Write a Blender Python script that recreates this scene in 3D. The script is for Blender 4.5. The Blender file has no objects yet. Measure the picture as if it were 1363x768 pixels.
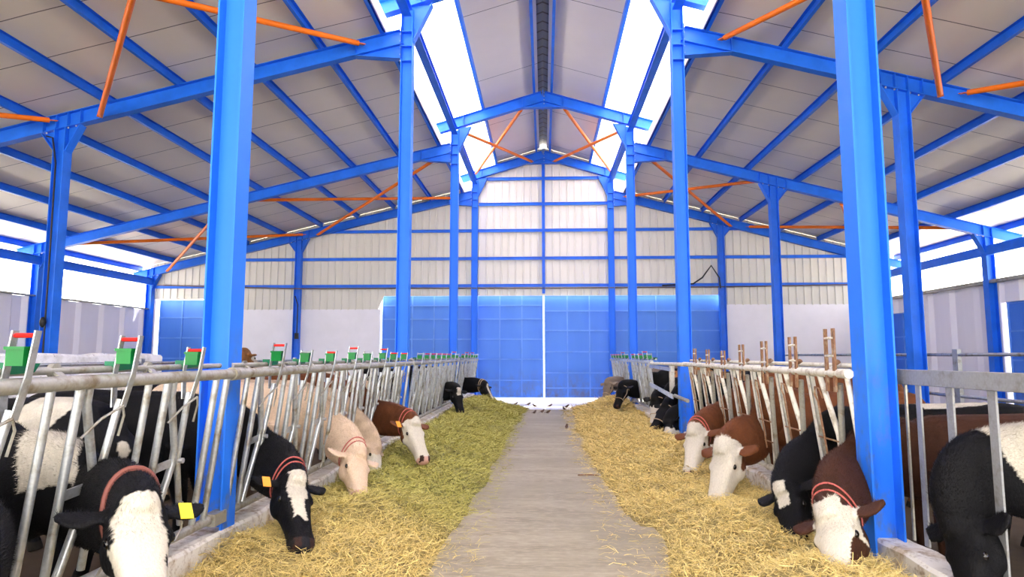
import bpy, bmesh, math, random
import numpy as np
from mathutils import Vector, Matrix, noise

C = bpy.context.scene.collection
S = bpy.context.scene
# ------------------------------------------------------------------ camera, world, exposure
F_PX, YAW, PITCH, ROLL, CAM_H = 865.7, 0.0489, 0.1029, -0.0008, 1.5
cam_d = bpy.data.cameras.new('camera')
cam = bpy.data.objects.new('camera', cam_d)
C.objects.link(cam)
cam_d.sensor_fit = 'HORIZONTAL'
cam_d.sensor_width = 36.0
cam_d.lens = 36.0 * F_PX / 1363.0
cam_d.clip_start = 0.05
cam_d.clip_end = 500
cam.matrix_world = (Matrix.Translation((0, 0, CAM_H)) @ Matrix.Rotation(YAW, 4, 'Z')
                    @ Matrix.Rotation(math.pi / 2 + PITCH, 4, 'X') @ Matrix.Rotation(-ROLL, 4, 'Z'))
S.camera = cam
SKY = 4.4
w = bpy.data.worlds.new('overcast_sky')
S.world = w
w.use_nodes = True
wn = w.node_tree
wn.nodes['Background'].inputs[0].default_value = (1.0, 0.965, 0.90, 1)
wn.nodes['Background'].inputs[1].default_value = SKY
sd = bpy.data.lights.new('sun', 'SUN'); sd.energy = 17.0; sd.angle = math.radians(3); sd.color = (1, .96, .9)
sun = bpy.data.objects.new('sun', sd); C.objects.link(sun)
sun.rotation_euler = (math.radians(-34), math.radians(5), 0)   # steep daylight from beyond the far gable
S.view_settings.view_transform = 'Standard'
S.view_settings.look = 'None'
S.view_settings.gamma = 1.0
S.view_settings.exposure = 0.92
S.view_settings.use_curve_mapping = False
S.cycles.max_bounces = 12
S.cycles.diffuse_bounces = 7
S.cycles.glossy_bounces = 4
S.cycles.transmission_bounces = 6
S.cycles.caustics_reflective = False
S.cycles.caustics_refractive = False

# ------------------------------------------------------------------ materials
def srgb(r, g, b):
    f = lambda c: (c / 255 / 12.92) if c / 255 <= 0.04045 else ((c / 255 + 0.055) / 1.055) ** 2.4
    return (f(r), f(g), f(b), 1)

class NT:
    def __init__(s, name):
        s.m = bpy.data.materials.new(name); s.m.use_nodes = True
        s.t = s.m.node_tree; s.b = s.t.nodes['Principled BSDF']
        s.out = s.t.nodes['Material Output']
    def n(s, typ, **k):
        x = s.t.nodes.new(typ)
        for a, v in k.items(): setattr(x, a, v)
        return x
    def l(s, a, b): s.t.links.new(a, b)
    def noise(s, scale, detail=4, rough=.55, vec=None, dist=0):
        x = s.n('ShaderNodeTexNoise'); x.inputs['Scale'].default_value = scale
        x.inputs['Detail'].default_value = detail; x.inputs['Roughness'].default_value = rough
        x.inputs['Distortion'].default_value = dist
        if vec is not None: s.l(vec, x.inputs['Vector'])
        return x.outputs['Fac']
    def pos(s, scale=(1, 1, 1), rot=(0, 0, 0)):
        g = s.n('ShaderNodeNewGeometry'); m = s.n('ShaderNodeMapping')
        m.inputs['Scale'].default_value = scale; m.inputs['Rotation'].default_value = rot
        s.l(g.outputs['Position'], m.inputs['Vector']); return m.outputs['Vector']
    def ramp(s, fac, stops):
        r = s.n('ShaderNodeValToRGB'); s.l(fac, r.inputs['Fac'])
        e = r.color_ramp.elements
        while len(e) < len(stops): e.new(0.5)
        for q, (p, c) in zip(e, stops):
            q.position = p; q.color = c if len(c) == 4 else (*c, 1)
        return r.outputs['Color']
    def mix(s, fac, a, b, mode='MIX'):
        x = s.n('ShaderNodeMix', data_type='RGBA', blend_type=mode)
        for i, v in ((0, fac), (6, a), (7, b)):
            if hasattr(v, 'links') or hasattr(v, 'is_output'): s.l(v, x.inputs[i])
            else: x.inputs[i].default_value = v
        return x.outputs[2]
    def math(s, op, a, b=0.0):
        x = s.n('ShaderNodeMath', operation=op)
        for i, v in ((0, a), (1, b)):
            if hasattr(v, 'is_output'): s.l(v, x.inputs[i])
            else: x.inputs[i].default_value = v
        return x.outputs[0]
    def bump(s, h, strength=.3, dist=.01):
        x = s.n('ShaderNodeBump'); x.inputs['Strength'].default_value = strength
        x.inputs['Distance'].default_value = dist; s.l(h, x.inputs['Height'])
        s.l(x.outputs[0], s.b.inputs['Normal'])
    def set(s, color=None, rough=.5, metal=0, spec=.5):
        if color is not None:
            if hasattr(color, 'is_output'): s.l(color, s.b.inputs['Base Color'])
            else: s.b.inputs['Base Color'].default_value = color
        if hasattr(rough, 'is_output'): s.l(rough, s.b.inputs['Roughness'])
        else: s.b.inputs['Roughness'].default_value = rough
        s.b.inputs['Metallic'].default_value = metal
        s.b.inputs['Specular IOR Level'].default_value = spec
        return s.m
M = {}
def paint(name, col, rough=.38, dirt=.12, spec=.3):
    t = NT(name)
    n1 = t.noise(3.0, 5, .6, t.pos()); n2 = t.noise(38, 3, .6, t.pos())
    d = tuple(c * (1 - dirt * 2) for c in col[:3]) + (1,)
    c = t.mix(t.ramp(n1, [(.35, (0, 0, 0)), (.75, (1, 1, 1))]), col, d)
    t.bump(n2, .06, .004)
    return t.set(c, rough, 0, spec)
BLUE = srgb(32, 112, 232)
M['blue'] = paint('blue_paint', BLUE, .42)
t = NT('blue_paint_worn')        # aisle columns: rubbed and dirty near the ground
z = t.n('ShaderNodeSeparateXYZ'); t.l(t.pos(), z.inputs[0])
n1 = t.noise(7, 6, .65, t.pos((1, 1, .5))); n2 = t.noise(2.2, 3, .5, t.pos())
low = t.math('MULTIPLY', t.ramp(t.math('MULTIPLY', z.outputs[2], .4), [(.25, (1, 1, 1)), (.75, (0, 0, 0))]), t.ramp(n1, [(.52, (0, 0, 0)), (.7, (1, 1, 1))]))
c = t.mix(n2, BLUE, srgb(42, 122, 236))
t.bump(t.noise(30, 3, .6, t.pos()), .05, .004)
M['blue_worn'] = t.set(t.mix(low, c, srgb(92, 104, 118)), .5, 0, .25)
M['orange'] = paint('orange_pipe_paint', srgb(234, 116, 18), .4, .1)
t = NT('gate_blue_sheet')
z = t.n('ShaderNodeSeparateXYZ'); t.l(t.pos(), z.inputs[0])
n1 = t.noise(3.5, 6, .7, t.pos((1, 1, .6))); n2 = t.noise(1.2, 3, .5, t.pos((1.5, 1, .25)))
c = t.mix(n2, srgb(42, 106, 212), srgb(76, 136, 228))
low = t.math('MULTIPLY', t.ramp(t.math('MULTIPLY', z.outputs[2], .5), [(.0, (1, 1, 1)), (.55, (0, 0, 0))]), t.ramp(n1, [(.42, (0, 0, 0)), (.66, (1, 1, 1))]))
M['gate'] = t.set(t.mix(low, c, srgb(84, 78, 84)), .5)
M['gate_bar'] = paint('gate_bar_blue', srgb(102, 156, 240), .45)
# galvanised steel
def galv(name, base, dark, dirt, metal=.75, rough=.42, dscale=9):
    t = NT(name)
    n1 = t.noise(dscale, 6, .65, t.pos()); n2 = t.noise(60, 2, .5, t.pos())
    c = t.mix(n2, base, dark)
    c = t.mix(t.ramp(n1, [(.5, (0, 0, 0)), (.72, (1, 1, 1))]), c, dirt)
    t.bump(n2, .1, .003)
    return t.set(c, rough, metal)
M['galv'] = galv('galvanised_steel', srgb(196, 200, 204), srgb(158, 164, 168), srgb(128, 118, 96), .65, .36)
M['galv_dirty'] = galv('galvanised_steel_dirty', srgb(184, 182, 172), srgb(150, 148, 138), srgb(122, 108, 80), .45, .45)
M['whitebar'] = galv('chipped_white_bar', srgb(226, 224, 212), srgb(204, 200, 186), srgb(138, 120, 92), .0, .5, 12)
M['greybar'] = galv('grey_board_paint', srgb(150, 152, 154), srgb(126, 128, 130), srgb(112, 108, 102), .1, .5, 12)
M['rust'] = galv('rusty_steel', srgb(150, 108, 76), srgb(104, 72, 50), srgb(178, 158, 130), .0, .8, 14)
M['green'] = paint('green_plastic', srgb(0, 120, 48), .35)
M['teal'] = paint('green_cast_cam', srgb(4, 108, 72), .4)
M['red'] = paint('red_roller', srgb(214, 40, 36), .35)
M['bolt'] = galv('zinc_bolt', srgb(200, 200, 200), srgb(170, 170, 170), srgb(150, 150, 150), .6)
M['cable'] = paint('black_cable', srgb(26, 28, 34), .5)
M['conduit'] = paint('brown_conduit', srgb(112, 96, 92), .5)
# roof lining panels: grey sandwich sheets with joints across the slope
t = NT('roof_panel_grey')
g = t.n('ShaderNodeSeparateXYZ'); t.l(t.pos(), g.inputs[0])
fy = t.math('FRACT', t.math('ADD', t.math('MULTIPLY', g.outputs[1], .98), t.math('MULTIPLY', t.noise(.6, 1, .5, t.pos()), .05)))
seam = t.math('LESS_THAN', fy, .018)
fine = t.math('FRACT', t.math('MULTIPLY', g.outputs[1], 9.8))
n1 = t.noise(.8, 4, .6, t.pos((1, 1, 1)))
c = t.mix(n1, srgb(224, 216, 200), srgb(240, 232, 218))
t.bump(t.math('ADD', fine, t.math('MULTIPLY', seam, -4)), .12, .004)
M['panel'] = t.set(t.mix(seam, c, srgb(104, 98, 90)), .42)
t = NT('roof_panel_light')
g = t.n('ShaderNodeSeparateXYZ'); t.l(t.pos(), g.inputs[0])
fy = t.math('FRACT', t.math('MULTIPLY', g.outputs[1], .33))
seam = t.math('LESS_THAN', fy, .006)
n1 = t.noise(1.0, 4, .6, t.pos())
c = t.mix(n1, srgb(222, 214, 206), srgb(236, 228, 222))
M['panel_top'] = t.set(t.mix(seam, c, srgb(84, 78, 72)), .45)
t = NT('ridge_strip_dark')
g = t.n('ShaderNodeSeparateXYZ'); t.l(t.pos(), g.inputs[0])
rib = t.math('LESS_THAN', t.math('FRACT', t.math('MULTIPLY', g.outputs[1], 2.6)), .16)
M['ridge'] = t.set(t.mix(rib, srgb(92, 98, 118), srgb(38, 38, 48)), .6)
t = NT('translucent_sheet')
tr = t.n('ShaderNodeBsdfTranslucent'); tr.inputs[0].default_value = (.93, .9, .95, 1)
df = t.n('ShaderNodeBsdfDiffuse'); df.inputs[0].default_value = (.85, .83, .86, 1)
mx = t.n('ShaderNodeMixShader'); mx.inputs[0].default_value = .72
t.l(df.outputs[0], mx.inputs[1]); t.l(tr.outputs[0], mx.inputs[2]); t.l(mx.outputs[0], t.out.inputs[0])
M['translucent'] = t.m
t = NT('white_cladding')
n1 = t.noise(1.3, 4, .6, t.pos((2, 1, .5)))
M['clad'] = t.set(t.mix(n1, srgb(198, 196, 190), srgb(216, 214, 207)), .45)
t = NT('whitewashed_block')
n1 = t.noise(2, 5, .6, t.pos()); br = t.n('ShaderNodeTexBrick')
mp = t.n('ShaderNodeMapping'); mp.inputs['Rotation'].default_value = (math.pi / 2, 0, 0)
gg = t.n('ShaderNodeNewGeometry'); t.l(gg.outputs['Position'], mp.inputs['Vector']); t.l(mp.outputs[0], br.inputs['Vector'])
br.inputs['Scale'].default_value = 1.0; br.inputs['Brick Width'].default_value = .6; br.inputs['Row Height'].default_value = .25
br.inputs['Mortar Size'].default_value = .006
t.bump(t.math('ADD', br.outputs['Fac'], t.math('MULTIPLY', n1, -.3)), .25, -.006)
M['block'] = t.set(t.mix(n1, srgb(218, 217, 226), srgb(236, 234, 244)), .75)
t = NT('sidewall_panel')
g = t.n('ShaderNodeSeparateXYZ'); t.l(t.pos(), g.inputs[0])
n1 = t.noise(.9, 4, .6, t.pos((1, 1.6, .25)))
M['sidewall'] = t.set(t.mix(n1, srgb(222, 220, 232), srgb(242, 240, 250)), .6)
t = NT('rough_white_wall')
n1 = t.noise(14, 6, .7, t.pos()); n2 = t.noise(3, 4, .6, t.pos())
t.bump(n1, .5, .02)
c = t.mix(t.ramp(n1, [(.6, (0, 0, 0)), (.66, (1, 1, 1))]), srgb(250, 250, 252), srgb(130, 128, 130))
M['lowwall'] = t.set(t.mix(t.ramp(n2, [(.5, (0, 0, 0)), (.8, (1, 1, 1))]), c, srgb(200, 198, 196)), .8)
# concrete aisle
t = NT('aisle_concrete')
n1 = t.noise(2.0, 8, .65, t.pos((.5, 2.4, 1), (0, 0, .05)), .4); n2 = t.noise(26, 5, .7, t.pos((.35, 1, 1)))
n3 = t.noise(.5, 3, .5, t.pos())
c = t.mix(t.ramp(n1, [(.3, (0, 0, 0)), (.7, (1, 1, 1))]), srgb(122, 113, 92), srgb(164, 153, 128))
c = t.mix(t.ramp(n2, [(.45, (0, 0, 0)), (.75, (1, 1, 1))]), c, srgb(178, 167, 140))
c = t.mix(t.ramp(n3, [(.45, (0, 0, 0)), (.7, (1, 1, 1))]), c, srgb(136, 128, 104))
t.bump(n2, .25, .01)
M['floor'] = t.set(c, .62)
t = NT('concrete_painted_sunlight')
M['painted_sunlight'] = t.set(t.mix(t.noise(4, 5, .6, t.pos()), srgb(246, 244, 240), srgb(254, 252, 250)), .35)  # sunlight on the far floor, put into a near-white concrete colour
t = NT('kerb_concrete')
z = t.n('ShaderNodeSeparateXYZ'); t.l(t.pos(), z.inputs[0])
n1 = t.noise(4.5, 6, .65, t.pos()); n2 = t.noise(18, 5, .7, t.pos())
c = t.mix(t.ramp(n1, [(.5, (0, 0, 0)), (.7, (1, 1, 1))]), srgb(222, 218, 208), srgb(178, 152, 112))
M['kerb'] = t.set(t.mix(t.ramp(n2, [(.5, (0, 0, 0)), (.8, (1, 1, 1))]), c, srgb(120, 100, 74)), .8)
t = NT('pen_floor_dirt')
M['dirt'] = t.set(t.mix(t.noise(5, 6, .7, t.pos()), srgb(56, 44, 32), srgb(96, 78, 56)), .9)
t = NT('outside_ground')
M['outside'] = t.set(t.mix(t.noise(.4, 4, .6, t.pos()), srgb(196, 190, 180), srgb(214, 208, 198)), .9)
# hay (colour varies strand to strand) and cow coat
t = NT('hay')
a = t.n('ShaderNodeVertexColor', layer_name='tint')
t.set(a.outputs[0], .75, 0, .25)
M['hay'] = t.m
t = NT('cow_coat')
a = t.n('ShaderNodeVertexColor', layer_name='coat')
n1 = t.noise(95, 3, .6, t.pos((1, 1, .35))); n2 = t.noise(24, 4, .6, t.pos())
c = t.mix(n1, a.outputs[0], t.mix(.4, a.outputs[0], (0, 0, 0, 1)), 'MIX')
t.bump(t.math('ADD', n1, n2), .5, .008)
t.set(c, .65, 0, .12)
try:
    t.b.inputs['Sheen Weight'].default_value = .0
except KeyError: pass
M['coat'] = t.m
t = NT('cow_eye'); M['eye'] = t.set(srgb(14, 10, 10), .12)
t = NT('rope_red'); M['rope_red'] = t.set(t.mix(t.noise(60, 2, .5, t.pos()), srgb(196, 104, 96), srgb(150, 70, 66)), .8)
t = NT('rope_tan'); M['rope_tan'] = t.set(t.mix(t.noise(60, 2, .5, t.pos()), srgb(190, 168, 138), srgb(150, 128, 100)), .8)
t = NT('strap_brown'); M['strap'] = t.set(srgb(120, 66, 56), .7)
t = NT('tag_yellow'); M['tagy'] = t.set(srgb(232, 206, 30), .5)
t = NT('tag_orange'); M['tago'] = t.set(srgb(236, 150, 30), .5)
t = NT('sparrow'); M['bird'] = t.set(t.mix(t.noise(40, 2, .5, t.pos()), srgb(110, 84, 66), srgb(70, 54, 46)), .8)

# ------------------------------------------------------------------ mesh builder
def V(*a): return np.array(a, float)
def unit(v):
    v = np.asarray(v, float); return v / max(np.linalg.norm(v), 1e-9)
class MB:
    def __init__(s): s.v = []; s.f = []
    def add(s, vs, fs):
        o = len(s.v); s.v += [tuple(float(c) for c in p) for p in vs]
        s.f += [tuple(i + o for i in f) for f in fs]; return s
    def hexa(s, p):   # 8 points: bottom 4 ccw, top 4 ccw
        return s.add(p, [(0, 3, 2, 1), (4, 5, 6, 7), (0, 1, 5, 4), (1, 2, 6, 5), (2, 3, 7, 6), (3, 0, 4, 7)])
    def box(s, x0, x1, y0, y1, z0, z1):
        return s.hexa([(x0, y0, z0), (x1, y0, z0), (x1, y1, z0), (x0, y1, z0), (x0, y0, z1), (x1, y0, z1), (x1, y1, z1), (x0, y1, z1)])
    def bar(s, a, b, wdt, thk, side=(0, 0, 1)):  # rectangular bar a->b; wdt along `side`-ish, thk across
        a, b = V(*a), V(*b); d = unit(b - a); e1 = unit(np.cross(np.cross(d, V(*side)), d)); e2 = np.cross(d, e1)
        q = [(-1, -1), (1, -1), (1, 1), (-1, 1)]
        return s.hexa([p + e1 * i * wdt / 2 + e2 * j * thk / 2 for p in (a, b) for i, j in q])
    def prism(s, poly, a, b, e1, e2):   # closed 2-D outline swept a->b
        a, b, e1, e2 = V(*a), V(*b), V(*e1), V(*e2); n = len(poly)
        s.add([p + e1 * x + e2 * y for p in (a, b) for x, y in poly],
              [tuple(range(n))[::-1], tuple(range(n, 2 * n))] + [(i, (i + 1) % n, n + (i + 1) % n, n + i) for i in range(n)])
        return s
    def ibeam(s, a, b, depth, width, tf=.014, tw=.009, up=(0, 0, 1)):
        a, b = V(*a), V(*b); d = unit(b - a); e1 = unit(np.cross(np.cross(d, V(*up)), d)); e2 = np.cross(d, e1)
        h, q, t_, k = depth / 2, width / 2, tf, tw / 2
        poly = [(-h, -q), (-h + t_, -q), (-h + t_, -k), (h - t_, -k), (h - t_, -q), (h, -q), (h, q), (h - t_, q), (h - t_, k), (-h + t_, k), (-h + t_, q), (-h, q)]
        return s.prism(poly, a, b, e1, e2)
    def channel(s, a, b, depth, width, t_=.008, up=(0, 0, 1), flip=1):
        a, b = V(*a), V(*b); d = unit(b - a); e1 = unit(np.cross(np.cross(d, V(*up)), d)); e2 = np.cross(d, e1) * flip
        h = depth / 2
        poly = [(-h, 0), (-h, width), (-h + t_, width), (-h + t_, t_), (h - t_, t_), (h - t_, width), (h, width), (h, 0)]
        return s.prism(poly, a, b, e1, e2)
    def tube(s, pts, r, n=12, caps=True):
        pts = [V(*p) for p in pts]; rr = r if hasattr(r, '__len__') else [r] * len(pts)
        fr = None; vs = []; fs = []
        for i, p in enumerate(pts):
            t_ = unit(pts[min(i + 1, len(pts) - 1)] - pts[max(i - 1, 0)])
            if fr is None: fr = unit(np.cross(t_, (0, 0, 1) if abs(t_[2]) < .9 else (1, 0, 0)))
            fr = unit(fr - t_ * (fr @ t_)); g = np.cross(t_, fr)
            for k in range(n):
                a = 2 * math.pi * k / n; vs.append(p + (fr * math.cos(a) + g * math.sin(a)) * rr[i])
        for i in range(len(pts) - 1):
            for k in range(n):
                fs.append((i * n + k, i * n + (k + 1) % n, (i + 1) * n + (k + 1) % n, (i + 1) * n + k))
        if caps: fs += [tuple(range(n))[::-1], tuple(range((len(pts) - 1) * n, len(pts) * n))]
        return s.add(vs, fs)
    def ell(s, c, r, e=None, nu=10, nv=8):
        c = V(*c); e = np.eye(3) if e is None else np.array(e)
        vs = [c - e[2] * r[2]]; fs = []
        for j in range(1, nv):
            ph = -math.pi / 2 + math.pi * j / nv
            for i in range(nu):
                th = 2 * math.pi * i / nu
                vs.append(c + e[0] * r[0] * math.cos(ph) * math.cos(th) + e[1] * r[1] * math.cos(ph) * math.sin(th) + e[2] * r[2] * math.sin(ph))
        vs.append(c + e[2] * r[2]); L = len(vs) - 1
        for i in range(nu):
            k = (i + 1) % nu
            fs.append((0, 1 + k, 1 + i)); fs.append((L, 1 + (nv - 2) * nu + i, 1 + (nv - 2) * nu + k))
            for j in range(nv - 2):
                fs.append((1 + j * nu + i, 1 + j * nu + k, 1 + (j + 1) * nu + k, 1 + (j + 1) * nu + i))
        return s.add(vs, fs)
    def build(s, name, mat, parent=None, smooth=False, bevel=0):
        me = bpy.data.meshes.new(name); me.from_pydata(s.v, [], s.f)
        bm = bmesh.new(); bm.from_mesh(me); bmesh.ops.recalc_face_normals(bm, faces=bm.faces); bm.to_mesh(me); bm.free()
        me.materials.append(M[mat] if isinstance(mat, str) else mat)
        o = bpy.data.objects.new(name, me); C.objects.link(o)
        if parent is not None:
            o.parent = parent
            o.matrix_parent_inverse = PM(parent).inverted()
        if smooth:
            me.polygons.foreach_set('use_smooth', [True] * len(me.polygons))
            try: me.set_sharp_from_angle(angle=math.radians(40))
            except Exception: pass
        if bevel:
            b = o.modifiers.new('bevel', 'BEVEL'); b.width = bevel; b.segments = 2; b.limit_method = 'ANGLE'
        return o
def PM(o):
    m = o.matrix_basis.copy()
    return PM(o.parent) @ o.matrix_parent_inverse @ m if o.parent else m
def tag(o, label=None, cat=None, group=None, kind=None):
    for k, v in (('label', label), ('category', cat), ('group', group), ('kind', kind)):
        if v: o[k] = v
    return o
def thing(name, loc, label, cat, group=None, kind=None):
    o = bpy.data.objects.new(name, None); C.objects.link(o); o.location = loc; o.empty_display_size = .2
    return tag(o, label, cat, group, kind)

# ------------------------------------------------------------------ building dimensions (metres; x right, y down the aisle, z up)
FY = {1: 4.6, 2: 10.6, 3: 16.6, 4: 21.6}
YB = -7.5                       # where the roof and side walls run out behind the camera
XI = (-2.317, 2.254); XM = (-8.34, 5.865); XO = (-13.5, 11.06)
def ztop(x):                    # top line of the rafters of the side roofs
    return 7.0 - .235 * (-x - 2.73) if x < 0 else 6.92 - .264 * (x - 2.73)
def zmon(x): return 8.44 - .3 * abs(x)
YG = 21.72                      # inner face of the gable cladding

# floor and ground
tag(MB().box(-2.2, 2.2, YB, 18.5, -.2, 0).build('floor', 'floor'), kind='structure')
tag(MB().box(-2.2, 2.2, 18.5, 24.5, -.2, .002).build('floor_painted_sunlight', 'painted_sunlight'), kind='structure')  # far end of the floor, its sunlit look painted in
tag(MB().box(-14, -2.42, YB, YG + .3, -.2, .0).build('floor_pen_left', 'dirt'), kind='structure')
tag(MB().box(2.42, 11.3, YB, YG + .3, -.2, .0).build('floor_pen_right', 'dirt'), kind='structure')
tag(MB().box(-120, 120, -60, 140, -.5, -.21).build('ground', 'outside'), kind='structure')
# kerbs under the feed fences, with a little roughness along the top
for sx, nm, seed in ((-1, 'wall_kerb_left', 1), (1, 'wall_kerb_right', 2)):
    mb = MB(); ys = np.arange(YB, 20.8, .25); rnd = random.Random(seed)
    prof = []
    for y in ys:
        hgt = .30 + rnd.uniform(-.012, .012)
        a = .004 * rnd.uniform(-1, 1)
        prof.append([(sx * 2.195 + a, y, -.1), (sx * 2.2 + a, y, hgt - .02), (sx * 2.22 + a, y, hgt), (sx * 2.40, y, hgt), (sx * 2.42, y, hgt - .02), (sx * 2.42, y, -.1)])
    vs = [p for q in prof for p in q]; n = 6
    fs = [(i * n + k, i * n + (k + 1) % n, (i + 1) * n + (k + 1) % n, (i + 1) * n + k) for i in range(len(ys) - 1) for k in range(n)]
    fs += [tuple(range(n)), tuple(range(len(vs) - n, len(vs)))]
    mb.add(vs, fs); tag(mb.build(nm, 'kerb'), kind='structure')

# side walls
def sidewall(name, x, sgn, y0, y1, z0, z1, mat='sidewall'):
    mb = MB(); vs = []; ys = []
    y = y0
    while y < y1 - 1e-6:                       # shallow wide pilasters
        for a, d in ((0, 0), (.46, 0), (.58, .09), (.88, .09)):
            if y + a < y1: ys.append((y + a, d))
        y += 1.0
    ys.append((y1, 0))
    for yy, d in ys:
        xi = x + sgn * d; vs += [(xi, yy, z0), (xi, yy, z1), (x + sgn * .22, yy, z1), (x + sgn * .22, yy, z0)]
    fs = [(i * 4 + k, i * 4 + (k + 1) % 4, i * 4 + 4 + (k + 1) % 4, i * 4 + 4 + k) for i in range(len(ys) - 1) for k in range(4)]
    fs += [(0, 1, 2, 3), tuple(len(vs) - 4 + k for k in range(4))]
    mb.add(vs, fs); return tag(mb.build(name, mat), kind='structure')
sidewall('wall_left', -13.62, -1, YB, YG, -.1, 3.06)
sidewall('wall_right', 11.18, 1, 16.46, YG - 1.4, -.1, 3.36)
sidewall('wall_right_far', 11.18, 1, YG - 1.4, YG, 2.85, 3.36)
sidewall('wall_right_over_door', 11.18, 1, 12.8, 16.46, 2.8, 3.36)
sidewall('wall_right_near', 11.18, 1, YB, 12.8, -.1, 3.36)
tag(MB().box(-13.66, -13.5, YB, YG, 3.06, 3.1).build('trim_1', 'galv_dirty'), kind='structure')
tag(MB().box(11.02, 11.3, YB, YG, 3.3, 3.38).build('trim_2', 'galv_dirty'), kind='structure')

# gable wall: block below, ribbed cladding above
def blockwall(name, x0, x1, z1, y=YG):
    return tag(MB().box(x0, x1, y, y + .18, -.1, z1).build(name, 'block'), kind='structure')
blockwall('wall_gable_left', -11.6, -5.53, 3.06)
blockwall('wall_gable_corner', -13.62, -13.36, 3.42)
blockwall('wall_gable_right', 5.88, 11.4, 3.19)
def cladding(name, x0, x1, zb, ztf):
    mb = MB(); xs = []; x = x0
    while x < x1:
        for a, d in ((0, 0), (.19, 0), (.205, .03), (.235, .03)):
            if x + a < x1: xs.append((x + a, d))
        x += .25
    xs.append((x1, 0)); vs = []
    for x, d in xs:
        zt = ztf(x); zb_ = zb(x) if callable(zb) else zb
        vs += [(x, YG + .02 - d, zb_), (x, YG + .02 - d, zt)]
    fs = [(2 * i, 2 * i + 2, 2 * i + 3, 2 * i + 1) for i in range(len(xs) - 1)]
    mb.add(vs, fs); o = mb.build(name, 'clad')
    so = o.modifiers.new('sheet', 'SOLIDIFY'); so.thickness = .004
    return tag(o, kind='structure')
cladding('wall_cladding_left', -13.6, -2.4, lambda x: 3.42 if x < -11.5 else (3.04 if x < -5.52 else 3.5), lambda x: ztop(x) + .155)
cladding('wall_cladding_middle', -2.4, 2.35, 3.5, lambda x: zmon(x) + .155)
cladding('wall_cladding_right', 2.35, 11.2, lambda x: 3.5 if x < 5.84 else 3.17, lambda x: ztop(x) + .155)
# roofs: sandwich panels lying on the purlins
PD = .16    # purlin depth
def roofslab(name, xa, xb, zf, y0, y1, th, mat, lift=PD, kind='structure'):
    p = [(xa, zf(xa) + lift), (xb, zf(xb) + lift)]
    vs = []
    for y in (y0, y1):
        for (x, z_), dz in ((p[0], 0), (p[1], 0), (p[1], th), (p[0], th)): vs.append((x, y, z_ + dz))
    mb = MB().add(vs, [(0, 1, 2, 3), (7, 6, 5, 4), (0, 4, 5, 1), (1, 5, 6, 2), (2, 6, 7, 3), (3, 7, 4, 0)])
    return tag(mb.build(name, mat), kind=kind)
roofslab('ceiling_left', -14.5, -2.72, ztop, YB, YG + .3, .08, 'panel')
roofslab('ceiling_right', 2.70, 12.1, ztop, YB, YG + .3, .08, 'panel')
for sx, nm in ((-1, 'left'), (1, 'right')):
    roofslab('ceiling_monitor_' + nm, sx * .13, sx * 1.56, zmon, YB, YG + .3, .08, 'panel_top')
    roofslab('ceiling_skylight_' + nm, sx * 1.56, sx * 3.3, zmon, YB, YG + .3, .02, 'translucent')
mb = MB(); vs = []
for y in (YB, YG + .3):
    vs += [(-.3, y, zmon(.3) + PD + .1), (0, y, zmon(0) + PD + .14), (.3, y, zmon(.3) + PD + .1), (.3, y, zmon(.3) + PD + .13), (0, y, zmon(0) + PD + .17), (-.3, y, zmon(.3) + PD + .13)]
mb.add(vs, [(0, 1, 2, 3, 4, 5), (11, 10, 9, 8, 7, 6)] + [(k, (k + 1) % 6, 6 + (k + 1) % 6, 6 + k) for k in range(6)])
tag(mb.build('ceiling_ridge', 'ridge'), kind='structure')

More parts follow.
